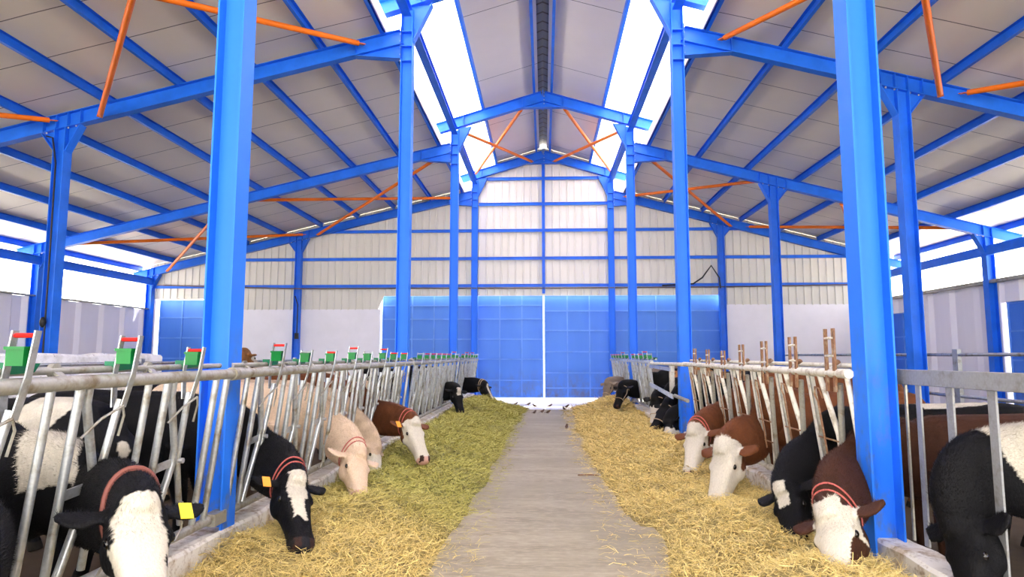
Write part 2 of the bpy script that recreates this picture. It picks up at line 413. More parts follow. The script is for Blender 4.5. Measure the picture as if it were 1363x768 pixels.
# ------------------------------------------------------------------ steelwork
def hex_bolt(p, ax, r=.016, parent=None):
    a = V(*p); MB().tube([a, a + V(*ax) * .022], r, 6).build('bolt', 'bolt', parent)
SIDE = {-1: 'left', 1: 'right'}
WHERE = {1: 'nearest the camera', 2: 'second from the camera', 3: 'third from the camera', 4: 'against the far gable wall'}
def column(x, k, row, sgn):
    y = FY[k]; inner = row == 'inner'
    zt = zmon(abs(x) + .1) - .28 if inner else ztop(x) - .26
    lab = {'inner': 'tall blue steel column on the %s edge of the feed aisle, %s',
           'middle': 'blue steel column standing among the pens on the %s, %s',
           'outer': 'blue steel column at the outer %s side wall, %s'}[row] % (SIDE[sgn], WHERE[k])
    t = thing('steel_column', (x, y, 0), lab, 'column', None)
    mat = 'blue_worn' if inner else 'blue'
    MB().ibeam((x, y, 0), (x, y, zt), .2, .2, .013, .01, up=(1, 0, 0)).build('shaft', mat, t)
    MB().box(x - .15, x + .15, y - .15, y + .15, 0, .02).build('base_plate', mat, t)
    if inner:
        zr = ztop(sgn * 2.73)
        for dz in (.02, -.24, -.5):
            MB().box(x - .085, x + .085, y - .094, y + .094, zr + dz - .006, zr + dz + .006).build('stiffener', 'blue', t)
        # flared plate under the monitor rafter on the aisle side
        hp = MB(); zz = zmon(abs(x)) - .26
        for yy in (y,):
            q = [(x - sgn * .09, zz - .62), (x - sgn * .11, zz - .62), (x - sgn * .42, zz + .04), (x - sgn * .09, zz + .02)]
            hp.prism(q, (0, yy - .008, 0), (0, yy + .008, 0), (1, 0, 0), (0, 0, 1))
            a, b = V(x - sgn * .1, y, zz - .62), V(x - sgn * .42, y, zz + .04)
            hp.bar(a, b, .012, .16, side=(1, 0, 0))
        hp.build('knee_plate', 'blue', t)
        for i in range(5):
            for dy in (-.06, .06):
                hex_bolt((x + sgn * .1, y + dy, zr - .02 - i * .12), (sgn, 0, 0), .014, t)
    else:
        hp = MB(); zc = zt - .42
        for s in ((-1, 1) if row == 'middle' else (-sgn,)):
            q = [(x + s * .09, zc), (x + s * .34, ztop(x + s * .34) - .27), (x + s * .09, ztop(x + s * .09) - .27)]
            hp.prism(q, (0, y - .006, 0), (0, y + .006, 0), (1, 0, 0), (0, 0, 1))
            hp.bar((x + s * .095, y, zc), (x + s * .34, y, ztop(x + s * .34) - .28), .012, .17, side=(1, 0, 0))
        zp = ztop(x)
        hp.build('flared_head', 'blue', t)
        for s in (-.26, -.12, .12, .26):
            if row == 'middle' or s * sgn < 0:
                hex_bolt((x + s, y - .06, ztop(x + s) - .3), (0, 0, 1), .014, t)
    return t
cols = {}
for k in (1, 2, 3, 4):
    for i, sgn in ((0, -1), (1, 1)):
        cols[('i', sgn, k)] = column(XI[i], k, 'inner', sgn)
        if k > 1:
            cols[('m', sgn, k)] = column(XM[i], k, 'middle', sgn)
        if k > 2:
            cols[('o', sgn, k)] = column(XO[i], k, 'outer', sgn)
# conduit down two middle columns
MB().tube([(XM[0] - .22, 10.49, ztop(XM[0]) - .42), (XM[0] - .1, 10.485, ztop(XM[0]) - .45), (XM[0] - .02, 10.49, ztop(XM[0]) - .9), (XM[0] + .0, 10.485, 3.4), (XM[0] + .01, 10.485, 1.4)], .014, 8).build('cable', 'cable', cols[('m', -1, 2)], smooth=True)
MB().ell((XM[0] - .02, 10.47, 2.05), (.05, .05, .09)).build('socket_box', 'cable', cols[('m', -1, 2)], smooth=True)
MB().tube([(XM[0] - .05, 21.5, 3.5), (XM[0] + .06, 21.48, 3.2), (XM[0] + .06, 21.48, 2.2)], .018, 8).build('cable', 'cable', cols[('m', -1, 4)], smooth=True)
MB().box(XM[0] + .0, XM[0] + .12, 21.44, 21.5, 2.05, 2.25).build('socket_box', 'cable', cols[('m', -1, 4)])

FRAME = {1: 'over the camera end', 2: 'on the second frame', 3: 'on the third frame', 4: 'along the far gable'}
for k in (1, 2, 3, 4):
    y = FY[k]
    for i, sgn in ((0, -1), (1, 1)):
        xa = XI[i] + sgn * .1; xb = sgn * 14.1 if sgn < 0 else 11.9
        t = thing('roof_rafter', (xa, y, ztop(xa)), 'long sloping blue rafter under the %s side roof %s' % (SIDE[sgn], FRAME[k]), 'beam')
        D = .26; nz = D / 2
        MB().ibeam((xa, y, ztop(xa) - nz), (xb, y, ztop(xb) - nz), D, .15, .012, .008).build('beam', 'blue', t)
        # haunch by the inner column and its end plate
        h = MB(); x1 = xa + sgn * .8
        h.prism([(xa, ztop(xa) - D), (x1, ztop(x1) - D), (xa, ztop(xa) - D - .26)], (0, y - .006, 0), (0, y + .006, 0), (1, 0, 0), (0, 0, 1))
        h.bar((xa, y, ztop(xa) - D - .26), (x1, y, ztop(x1) - D - .005), .012, .15, side=(0, 0, 1))
        h.box(xa - .008, xa + .012, y - .1, y + .1, ztop(xa) - D - .28, ztop(xa) + .02)
        h.build('haunch', 'blue', t)
        xs = [x1] + ([XM[i] - .33, XM[i] - .1, XM[i] + .1, XM[i] + .33] if k > 1 else []) + ([XO[i] - .1, XO[i] + .1])
        for x in xs:
            MB().box(x - .005, x + .005, y - .073, y + .073, ztop(x) - D + .012, ztop(x) - .012).build('stiffener', 'blue', t)
    t = thing('monitor_rafter', (0, y, zmon(0)), 'blue gabled rafter carrying the raised central roof %s' % FRAME[k], 'beam')
    D = .27
    for sgn in (-1, 1):
        z0, z1 = zmon(0) - D / 2, zmon(2.95) - D / 2
        b = MB().ibeam((sgn * .01, y, z0), (sgn * 2.95, y, z1), D, .17, .012, .008)
        for x in (.55, 2.1, 2.42):
            b.box(sgn * x - .005, sgn * x + .005, y - .08, y + .08, zmon(x) - D + .01, zmon(x) - .01)
        b.build('beam', 'blue', t)
        h = MB().prism([(0, zmon(0) - D), (sgn * .55, zmon(.55) - D), (0, zmon(0) - D - .17)], (0, y - .006, 0), (0, y + .006, 0), (1, 0, 0), (0, 0, 1))
        h.bar((0, y, zmon(0) - D - .17), (sgn * .55, y, zmon(.55) - D), .012, .16)
        h.build('haunch', 'blue', t)
    MB().box(-.012, .012, y - .1, y + .1, zmon(0) - D - .2, zmon(0) + .02).build('joint_plate', 'blue', t)
    if k > 1:
        for q in range(4):
            hex_bolt((.0 + .03, y - .1, zmon(0) - .06 - q * .1), (0, -1, 0), .013, t)

# purlins running down the building
def purlin(x, zt, label, sgn, w_=.06, name='roof_purlin', d=PD, mat='blue', y0=YB, y1=YG + .02):
    mb = MB(); mb.channel((x, y0, zt + d / 2), (x, y1, zt + d / 2), d, w_, .006, flip=sgn)
    return tag(mb.build(name, mat), label, 'beam', 'purlins under the roof')
ORD = ['first', 'second', 'third', 'fourth', 'fifth', 'sixth', 'seventh', 'eighth', 'ninth', 'tenth']
xl = [-2.78, -3.85, -5.1, -6.35, -7.6, -8.88, -10.15, -11.42, -12.7, -13.9]
for i, x in enumerate(xl):
    purlin(x, ztop(x) - .0, 'blue purlin under the left side roof, %s counting out from the raised roof' % ORD[i], 1)
xr = [2.78, 4.05, 5.3, 6.55, 7.8, 9.05, 10.3, 11.5]
for i, x in enumerate(xr):
    purlin(x, ztop(x) - .0, 'blue purlin under the right side roof, %s counting out from the raised roof' % ORD[i], -1)
for sgn in (-1, 1):
    purlin(sgn * .2, zmon(.2), 'blue ridge purlin beside the dark ridge strip, %s of it' % SIDE[sgn], sgn)
    purlin(sgn * 1.56, zmon(1.56), 'blue purlin where the grey panels meet the %s white skylight' % SIDE[sgn], sgn)
    # heavy eaves beams joining the column tops
    t = thing('eaves_beam', (XI[0] if sgn < 0 else XI[1], 10, 7.4), 'dark blue beam running along the tops of the %s aisle columns' % SIDE[sgn], 'beam')
    x = XI[0] if sgn < 0 else XI[1]
    for a, b in ((YB, FY[1] - .1), (FY[1] + .1, FY[2] - .1), (FY[2] + .1, FY[3] - .1), (FY[3] + .1, FY[4] - .1)):
        MB().ibeam((x, a, 7.36), (x, b, 7.36), .16, .16, .012, .008).build('beam_length', 'blue', t)
    # edge flashing of the side roof
    xe = sgn * 2.69
    tag(MB().box(xe - .01, xe + .01, YB, YG + .3, ztop(xe) + .02, ztop(xe) + .27).build('trim_%d' % (3 if sgn < 0 else 4), 'panel_top'), kind='structure')
# eave ties between the outer columns
for x, za, nm in ((-13.4, 4.0, 'left'), (10.96, 4.1, 'right')):
    t = thing('eave_tie', (x, 8, za), 'blue horizontal tie beam across the open gap above the %s side wall' % nm, 'beam')
    for a, b in ((YB, FY[3] - .1), (FY[3] + .1, FY[4] - .1)):
        MB().channel((x, a, za), (x, b, za), .24, .08, .008, flip=1).build('beam_length', 'blue', t)
# gable girts
girts = [(7.5, -2.2, 2.2), (6.62, -2.2, 2.2), (5.71, -7.7, 6.6), (4.76, -11.4, 10.6), (3.84, -13.4, 11.0)]
for i, (z_, a, b) in enumerate(girts):
    tag(MB().channel((a, YG - .04, z_), (b, YG - .04, z_), .1, .05, .006, flip=1).build('wall_girt', 'blue'),
        'blue horizontal rail on the white gable cladding, %s from the top' % ORD[i], 'beam')
tag(MB().ibeam((0, YG - .09, 3.56), (0, YG - .09, 8.05), .1, .1, .008, .006, up=(1, 0, 0)).build('gable_post', 'blue'),
    'short blue post in the middle of the white gable above the gates', 'column')
pp = [(-13.2, YG - .12, 3.9), (-8.4, YG - .3, 3.74), (-5, YG - .12, 3.76), (0, YG - .12, 3.74), (5.7, YG - .12, 3.76), (10.4, YG - .12, 3.82)]
tag(MB().tube(pp, .02, 8).build('conduit_pipe', 'conduit', smooth=True), 'thin brown conduit pipe running across the gable above the gates', 'pipe')
tag(MB().tube([(3.9, YG - .2, 3.8), (4.9, YG - .25, 3.85), (5.2, YG - .25, 4.05), (5.5, YG - .25, 4.45), (5.75, YG - .25, 4.05), (5.78, YG - .25, 3.7)], .025, 8).build('looped_cable', 'cable', smooth=True),
    'black cable looped up beside the right gable column', 'cable')

# orange wind bracing
def zb(x): return (ztop(x) - .13) if abs(x) > 2.4 else zmon(x) - .3
def brace(a, b, label, dz=0):
    a, b = V(*a), V(*b); d = unit(b - a)
    t = thing('brace_tube', tuple(a), label, 'brace', None)
    MB().tube([a + d * .12, b - d * .12], .045, 12).build('pipe', 'orange', t, smooth=True)
    for p, s in ((a, 1), (b, -1)):
        MB().bar(p, p + d * s * .2, .09, .012, side=(1, 0, 0)).build('end_plate', 'orange', t)
    return t
def sidebrace(xa, ka, xb, kb, label, dz=0):
    brace((xa, FY[ka] + (.09 if kb > ka else -.09), ztop(xa) - .13 + dz), (xb, FY[kb] + (.09 if ka > kb else -.09), ztop(xb) - .13 + dz), label)
sidebrace(-3.05, 2, -8.1, 1, 'orange brace pipe near the top left, meeting the second frame beside the aisle column')
sidebrace(-7.65, 2, -2.7, 1, 'orange brace pipe at top left rising steeply from the middle column head', -.12)
sidebrace(-8.4, 2, -13.2, 1, 'orange brace pipe at the left edge, running outward from the middle column head')
sidebrace(2.95, 2, 5.7, 1, 'orange brace pipe near the top right, meeting the second frame beside the aisle column')
sidebrace(6.45, 2, 2.6, 1, 'orange brace pipe at top right rising steeply from beside the middle column head', -.12)
sidebrace(6.75, 2, 10.9, 1, 'orange brace pipe at the right edge, running outward beside the middle column head')
sidebrace(-2.75, 3, -7.7, 4, 'sloping orange brace on the left, third frame down to gable column head', -.12)
sidebrace(-8.0, 3, -2.95, 4, 'level orange brace on the left, from gable aisle column to the third frame')
sidebrace(-12.9, 3, -8.1, 4, 'long level orange brace in the outer left roof bay')
sidebrace(-8.6, 3, -12.9, 4, 'short sloping orange brace in the outer left roof corner', -.12)
sidebrace(2.7, 3, 6.2, 4, 'sloping orange brace on the right, third frame down to gable column head', -.12)
sidebrace(5.7, 3, 2.7, 4, 'level orange brace on the right, from gable aisle column to the third frame')
sidebrace(10.6, 3, 6.7, 4, 'long level orange brace in the outer right roof bay')
sidebrace(7.6, 3, 10.4, 4, 'short sloping orange brace in the outer right roof bay', -.12)
for sgn in (-1, 1):
    brace((sgn * .55, FY[3] + .1, zmon(.5) - .25), (sgn * 2.3, FY[4] - .1, zmon(2.3) - .12), 'orange brace under the raised roof from third frame peak to %s gable column' % SIDE[sgn])
    brace((sgn * 2.25, FY[3] + .1, zmon(2.3) - .28), (sgn * .35, FY[4] - .1, zmon(.35) - .3), 'orange brace under the raised roof from %s third column to gable peak' % SIDE[sgn])

# ------------------------------------------------------------------ gates and doors
def sheet_door(name, x0, x1, z0, z1, y, rows, cols_, axis='x', parent_kind='structure', bar=.04):
    t = thing(name, (x0, y, z0) if axis == 'x' else (y, x0, z0), None, None, None, 'structure')
    def P(a, b, c, d, e, f):
        return (a, b, c, d, e, f) if axis == 'x' else (c, d, a, b, e, f)
    MB().box(*P(x0, x1, y, y + .03, z0, z1)).build('panel', 'gate', t)
    fr = MB(); s = -1 if axis == 'x' or y > 0 else 1
    ya, yb = (y - .03, y) if s < 0 else (y + .03, y + .06)
    for z_ in [z0 + bar / 2] + rows + [z1 - bar / 2]:
        fr.box(*P(x0, x1, ya, yb, z_ - bar / 2, z_ + bar / 2))
    for x in [x0 + bar / 2] + cols_ + [x1 - bar / 2]:
        fr.box(*P(x - bar / 2, x + bar / 2, ya + .003, yb, z0, z1))
    fr.build('frame', 'gate_bar', t)
    return t
YD = YG + .2
sheet_door('door_1', -5.50, -.018, .10, 3.54, YD, [.68, 1.38, 2.05, 2.73, 3.19], [-.74 - .745 * i for i in range(7)][:6])
sheet_door('door_2', .018, 5.95, .10, 3.54, YD, [.43, .93, 1.63, 2.34, 3.0], [.79 + .74 * i for i in range(7)][:6])
sheet_door('door_3', -13.31, -11.5, .1, 3.42, YD, [.75, 1.4, 2.1, 2.8], [-12.5])
sheet_door('door_4', YG - 1.35, YG - .05, .05, 2.86, 11.3, [.7, 1.4, 2.1], [YG - .7], axis='y')
sheet_door('door_5', 12.9, 16.39, .05, 2.8, 11.3, [.7, 1.4, 2.1], [13.7, 14.5, 15.3], axis='y')

# low whitewashed walls in the pens
def lowwall(name, pts, z1, th, seed, label):
    mb = MB(); rnd = random.Random(seed); (xa, ya), (xb, yb) = pts
    n = max(2, int(math.hypot(xb - xa, yb - ya) / .3)); d = unit((xb - xa, yb - ya, 0)); e = V(-d[1], d[0], 0); vs = []
    for i in range(n + 1):
        p = V(xa + (xb - xa) * i / n, ya + (yb - ya) * i / n, 0); zt = z1 + rnd.uniform(-.02, .02)
        if i in (0, n): zt -= .03
        vs += [p - e * th / 2, p - e * th / 2 + V(0, 0, zt - .03), p - e * (th / 2 - .03) + V(0, 0, zt), p + e * (th / 2 - .03) + V(0, 0, zt), p + e * th / 2 + V(0, 0, zt - .03), p + e * th / 2]
    fs = [(i * 6 + k, i * 6 + (k + 1) % 6, i * 6 + 6 + (k + 1) % 6, i * 6 + 6 + k) for i in range(n) for k in range(6)] + [tuple(range(6)), tuple(range(len(vs) - 6, len(vs)))]
    mb.add(vs, fs); return tag(mb.build(name, 'lowwall'), label, 'wall')
lowwall('pen_wall', [(-6.6, 1.5), (-6.6, 10.85)], 1.52, .2, 3, 'rough white low wall behind the cows in the left pen')
lowwall('pen_wall', [(-9.9, 19.6), (-4.9, 19.6)], 1.27, .2, 4, 'rough white low wall in front of the left gable blockwork')

# ------------------------------------------------------------------ feed fences with self-locking yokes
LEAN = .13
def FP(sgn, y, z_, off=0.0):      # point in the leaning fence plane; off > 0 is towards the aisle
    return (sgn * (2.25 - LEAN * (z_ - .4) - off), y, z_)
ZR = 1.375
def headlock_galv(parent, sgn, f, d, up, rnd, detail=True, sidebar=True):
    """one yoke: the bent yoke bar is the part, its fittings are its sub-parts; d = +1/-1 direction of the neck gap along the fence"""
    P = lambda a, z_, off=0: FP(sgn, f + d * a, z_, off)
    n = 10 if detail else 6
    yb = MB().tube([P(.055, ZR), P(.06, 1.27), P(.19, .95), P(.19, .86), P(.06, .42)], .021, n).build('yoke_bar', 'galv', parent, smooth=True)
    MB().tube([P(0, .42), P(0, ZR)], .021, n).build('fixed_bar', 'galv', yb, smooth=True)
    if sidebar:
        MB().tube([P(-.18, .42), P(-.18, ZR)], .019, n).build('neck_bar', 'galv', yb, smooth=True)
    MB().bar(P(.0, .86, .0), P(.2, .875, .0), .045, .01).build('cross_plate', 'galv', yb)
    ta, tb = (.30, .24) if up else (.24, .40)
    MB().tube([P(ta, 1.28), P(.22, .88, .01), P(tb, .47, .0)], .019, n).build('locking_bar', 'galv', yb, smooth=True)
    if detail:
        MB().tube([P(.22, .88, -.03), P(.22, .88, .05)], .016, 8).build('pivot_bolt', 'bolt', yb, smooth=True)
        MB().tube([P(.02, 1.12, .03), P(.12, 1.2, .045), P(.27, 1.25, .04), P(.3, 1.2, .035), P(.29, 1.1, .03)], .0065, 6).build('release_wire', 'galv_dirty', yb, smooth=True)
        MB().tube([P(.33, .62, .03), P(.34, .46, .045), P(.28, .40, .05), P(.2, .42, .045)], .0065, 6).build('release_wire', 'galv_dirty', yb, smooth=True)
    # latch straps either side of the rail
    top = 1.60 if up else 1.55
    for off in (.042, -.055):
        m = MB()
        m.bar(P(ta, 1.24, off * .5), P(ta + .005, ZR + .03, off), .04, .007, side=(0, 1, 0))
        m.bar(P(ta + .005, ZR + .03, off), P(ta + .01, top, off), .034, .007, side=(0, 1, 0))
        m.build('latch_strap', 'galv', yb)
    c0, c1 = P(ta + .01, top - .02, -.055), P(ta + .01, top - .02, .042)
    MB().tube([c0, c1], .010, 8).build('roller', 'red' if (up or rnd.random() < .5) else 'galv', yb, smooth=True)
    za = ZR + .068 if not up else ZR + .082
    q = [P(ta + .01, za, .030), P(ta + .01, za, -.045)]
    w_ = .03
    bx = MB()
    a, b = V(*q[0]), V(*q[1])
    bx.hexa([(a[0], a[1] - w_, za), (b[0], b[1] - w_, za), (b[0], b[1] + w_, za), (a[0], a[1] + w_, za),
             (a[0], a[1] - w_, za + .065), (b[0], b[1] - w_, za + .065), (b[0], b[1] + w_, za + .065), (a[0], a[1] + w_, za + .065)])
    if detail:
        bx.hexa([(a[0] + sgn * -.006, a[1] - w_ - .006, za + .065), (b[0] + sgn * .006, b[1] - w_ - .006, za + .065), (b[0] + sgn * .006, b[1] + w_ + .006, za + .065), (a[0] - sgn * .006, a[1] + w_ + .006, za + .065),
                 (a[0] + sgn * -.006, a[1] - w_ - .006, za + .078), (b[0] + sgn * .006, b[1] - w_ - .006, za + .078), (b[0] + sgn * .006, b[1] + w_ + .006, za + .078), (a[0] - sgn * .006, a[1] + w_ + .006, za + .078)])
    bx.build('latch_box', 'green', yb)
    cm = MB(); xr_ = P(0, ZR)[0] + sgn * .09
    y0 = f + d * (ta + .02); y1 = f + d * (ta + .2)
    cm.prism([(y0, ZR + .095), (y1, ZR + .09), (y1 - d * .03, ZR + .052), (y0, ZR + .045)], (xr_ - .03, 0, 0), (xr_ + .03, 0, 0), (0, 1, 0), (0, 0, 1))
    cm.build('locking_cam', 'teal', yb)
    return yb
def fence_rails(t, sgn, y0, y1, mat, discs, n=14):
    MB().tube([FP(sgn, y0, ZR), FP(sgn, y1, ZR)], .034, n).build('top_rail', mat, t, smooth=True)
    MB().tube([FP(sgn, y0 + .02, .40), FP(sgn, y1 - .02, .40)], .03, n).build('bottom_rail', mat, t, smooth=True)
    a = V(*FP(sgn, y0, ZR)) + V(sgn * .09, .05, .055); b = V(*FP(sgn, y1, ZR)) + V(sgn * .09, -.05, .055)
    MB().tube([a, b], .018, 10).build('rear_rail', mat, t, smooth=True)
    for y in discs:
        p = V(*FP(sgn, y, ZR)) + V(sgn * .09, 0, .055)
        m = MB().tube([p + V(-.012 * 1, 0, 0), p + V(.012, 0, 0)], .034, 12)
        m.bar(p + V(0, 0, 0), V(*FP(sgn, y, ZR)) + V(sgn * .02, 0, .01), .045, .012, side=(0, 1, 0))
        m.build('rail_bracket', mat, t, smooth=True)
    for y, s in ((y0, 1), (y1, -1)):
        m = MB().box(*sorted((sgn * 2.20, sgn * 2.28)), y - .04, y + .04, .36, .44)
        m.build('end_bracket', mat, t)
rnd = random.Random(7)
# left, nearest the camera
def left_panel(y0, y1, fs, label, detail, ups, endbars=()):
    t = thing('feed_fence', (-2.25, y0, .3), label, 'fence', 'feed fence panels with head yokes')
    fence_rails(t, -1, y0, y1, 'galv_dirty', [f + (-.06) for f in fs] if detail else fs[::2])
    for i, f in enumerate(fs): headlock_galv(t, -1, f, 1, i in ups, rnd, detail)
    for y in endbars:
        MB().tube([FP(-1, y, .42), FP(-1, y, ZR)], .021, 10).build('end_bar', 'galv', t, smooth=True)
    return t
left_panel(1.2, 4.42, [1.56, 2.24, 2.92, 3.62], 'galvanised yoke fence at far left foreground, before the nearest blue column', True, (1, 2), (4.17, 4.31))
left_panel(4.5, 10.42, [4.80 + .68 * i for i in range(8)], 'galvanised yoke fence between the first and second left aisle columns', True, (0, 3, 5), (10.25,))
left_panel(10.55, 16.42, [10.85 + .68 * i for i in range(8)], 'galvanised yoke fence between the second and third left aisle columns', False, (6,), (16.25,))
left_panel(16.55, 20.9, [16.8 + .68 * i for i in range(6)], 'galvanised yoke fence beyond the third left aisle column', False, (1, 3), (20.8,))
for nm_t in [o for o in C.objects if o.name.startswith('feed_fence')][:1]:
    MB().tube([FP(-1, 4.36, ZR), FP(-1, 4.50, ZR)], .045, 14).build('pipe_sleeve', 'galv_dirty', nm_t, smooth=True)
# right, the old rusty white panel
def headlock_old(parent, f, tall):
    sgn = 1; P = lambda a, z_, off=0: FP(sgn, f - a, z_, off)
    yb = MB().tube([P(.2, ZR), P(.22, 1.3), P(.36, .92), P(.36, .84), P(.24, .42)], .021, 10).build('yoke_bar', 'whitebar', parent, smooth=True)
    MB().bar(P(0, .36), P(0, ZR), .05, .035, side=(0, 1, 0)).build('fixed_bar', 'whitebar', yb, bevel=.005)
    MB().bar(P(.045, .42), P(.045, ZR), .03, .03, side=(0, 1, 0)).build('edge_bar', 'galv_dirty', yb)
    MB().tube([P(.53, 1.3), P(.40, .88), P(.31, .45)], .022, 10).build('locking_bar', 'galv_dirty', yb, smooth=True)
    MB().tube([P(0.04, .87, .02), P(.38, .87, .02)], .007, 6).build('rung', 'rust', yb, smooth=True)
    MB().tube([P(.04, .67, .02), P(.34, .67, .02)], .007, 6).build('rung', 'rust', yb, smooth=True)
    MB().tube([P(.17, .6, .03), P(.16, 1.15, .03), P(.12, 1.2, .03), P(.15, 1.26, .03), P(.22, 1.25, .03), P(.26, 1.18, .03)], .0075, 6).build('release_wire', 'rust', yb, smooth=True)
    MB().tube([P(-.02, .66, .03), P(.08, .62, .045), P(.08, .54, .045), P(-.01, .45, .03)], .007, 6).build('release_wire', 'rust', yb, smooth=True)
    for a in (.40, .53):
        p0 = P(a, 1.24, .04); MB().bar(p0, (p0[0], p0[1], tall), .04, .014, side=(0, 1, 0)).build('latch_upright', 'rust', yb)
    for z_ in (tall - .07, tall - .2):
        MB().tube([(p0[0], f - .39, z_), (p0[0], f - .54, z_)], .010, 8).build('latch_rung', 'whitebar', yb, smooth=True)
    MB().ell(V(*P(.33, ZR + .075)) + V(.09, 0, 0), (.02, .06, .025)).build('locking_cam', 'rust', yb, smooth=True)
    return yb
t = thing('feed_fence', (2.25, 4.7, .3), 'old white painted yoke fence with rusty latch ladders, right of the aisle', 'fence', 'feed fence panels with head yokes')
fence_rails(t, 1, 4.68, 10.05, 'whitebar', [5.1 + .72 * i for i in range(7)])
for i in range(7): headlock_old(t, 5.38 + .72 * i, [1.70, 1.66, 1.64, 1.62, 1.56, 1.58, 1.6][i])
MB().tube([FP(1, 4.72, .42), FP(1, 4.72, ZR)], .018, 10).build('end_bar', 'whitebar', t, smooth=True)
# right, galvanised panels farther on
def right_panel(y0, y1, fs, label):
    t = thing('feed_fence', (2.25, y0, .3), label, 'fence', 'feed fence panels with head yokes')
    fence_rails(t, 1, y0, y1, 'galv', fs[::2])
    for i, f in enumerate(fs): headlock_galv(t, 1, f, -1, i == 1, rnd, False)
    return t
right_panel(13.0, 16.45, [13.5 + .6 * i for i in range(5)], 'galvanised yoke fence with green latches before the third right aisle column')
right_panel(16.6, 20.9, [17.2 + .68 * i for i in range(6)], 'galvanised yoke fence with green latches beyond the third right aisle column')
# two-rail gap around the second right column
t = thing('rail_barrier', (2.2, 10.2, 0), 'two plain white rails crossing the gap at the second right aisle column', 'fence')
MB().tube([(2.1, 10.0, 1.37), (2.1, 13.0, 1.35)], .03, 10).build('top_rail', 'whitebar', t, smooth=True)
MB().bar((2.06, 10.8, 1.28), (2.08, 13.0, 1.3), .06, .02).build('flat_rail', 'galv', t)
MB().tube([(2.11, 9.8, .84), (2.11, 10.75, .86)], .028, 10).build('middle_rail', 'galv_dirty', t, smooth=True)
MB().bar((2.08, 10.75, .84), (2.08, 13.0, .95), .07, .02).build('flat_rail', 'galv', t)
MB().tube([(2.35, 12.2, 0), (2.35, 12.2, 1.35)], .05, 12).build('post', 'whitebar', t, smooth=True)
# grey board barrier right of the nearest right column
t = thing('board_barrier', (2.4, 3, 0), 'grey boarded barrier at the right foreground with wide top rail and uprights', 'fence')
MB().bar((2.42, 1.9, 1.37), (2.42, 4.66, 1.36), .10, .035).build('top_board', 'greybar', t, bevel=.004)
for y in (4.53, 4.38, 4.05, 3.68, 3.3, 2.9):
    wd = .05 if y > 4.1 else .065
    MB().bar((2.42, y, .30), (2.42, y, 1.33), wd if y < 4.5 else .02, .012, side=(0, 1, 0)).build('upright', 'greybar' if y < 4.5 else 'galv_dirty', t)
MB().bar((2.42, 2.35, .05), (2.42, 2.35, 1.38), .08, .05, side=(0, 1, 0)).build('post', 'greybar', t)
# galvanised pen rails farther right
t = thing('pen_railing', (6.0, 5, 0), 'galvanised tube railing behind the cows in the right pen', 'fence')
for z_ in (1.52, 1.24, .92, .6):
    MB().tube([(6.05, 5.2, z_), (6.05, 17.0, z_)], .026, 10).build('rail', 'galv', t, smooth=True)
for y in (7.0, 9.9, 12.9, 16.0):
    MB().bar((6.05, y, 0), (6.05, y, 1.6), .12, .06, side=(0, 1, 0)).build('post', 'galv', t)
t = thing('pen_railing', (-5.5, 12, 0), 'galvanised tube railing behind the cows in the left pen', 'fence')
for z_ in (1.5, 1.1, .7):
    MB().tube([(-6.2, 1.5, z_ - .12), (-6.2, 17.0, z_ - .12)], .024, 8).build('rail', 'galv', t, smooth=True)
for y in (3.8, 6.8, 9.8, 12.9, 16.0):
    MB().bar((-6.2, y, 0), (-6.2, y, 1.45), .09, .06, side=(0, 1, 0)).build('post', 'galv', t)

# ------------------------------------------------------------------ feed heaps
def n2(x, y, s=0): return noise.noise(Vector((x, y, s)))
def heap_height(sgn, x, y):
    ax = abs(x); outer = (.78 + .16 * n2(y * .55, 3.1, sgn) + .07 * n2(y * 2.1, 9, sgn)) - (.1 if y < 5.5 else 0)
    if sgn > 0: outer = .80 + (.1 if y < 6 else -.12 * min(1, (y - 6) / 3)) + .12 * n2(y * .8, 2, 5) + (.12 if y > 15 else 0)
    else: outer = .78 - .12 * min(1, max(0, (y - 6) / 4)) + .13 * n2(y * .7, 2, 1) + (-.1 if y > 15 else 0)
    u = (ax - outer) / (2.2 - outer)
    if u <= 0: return -.02
    e = max(0., min(1., (19.0 - y) / 1.2))
    prof = math.sin(min(1, u * 1.25) * math.pi / 2) ** 1.0 * (1 - .45 * max(0, (u - .55) / .45) ** 1.5)
    amp = .25 + .13 * n2(x * .9, y * .8, sgn * 3) + .08 * n2(x * 2.4, y * 1.9, 7)
    if sgn < 0: amp += .10 * math.exp(-((y - 16) / 3.0) ** 2) + .04 * math.exp(-((y - 9) / 2.0) ** 2)
    else: amp += .14 * math.exp(-((y - 16.5) / 1.8) ** 2)
    amp += .055 * n2(x * 3.1, y * 2.6, 11) + .03 * abs(n2(x * 5, y * 4.4, 13))
    h = prof * amp * e + .025 * n2(x * 6, y * 6, 2) * prof + .012 * n2(x * 15, y * 15, 4) * prof
    return max(-.02, h)
def hay_color(sgn, x, y, rr):
    if sgn < 0:
        g = max(0, min(1, (y - 4.9 + .9 * n2(x * 1.5, y * 1.2, 8)) / 1.6))
        a = np.array([.74, .58, .21]); b = np.array([.48, .445, .12])
        c = a * (1 - g) + b * g
    else:
        c = np.array([.74, .58, .22])
    return c * (.5 + .75 * rr)
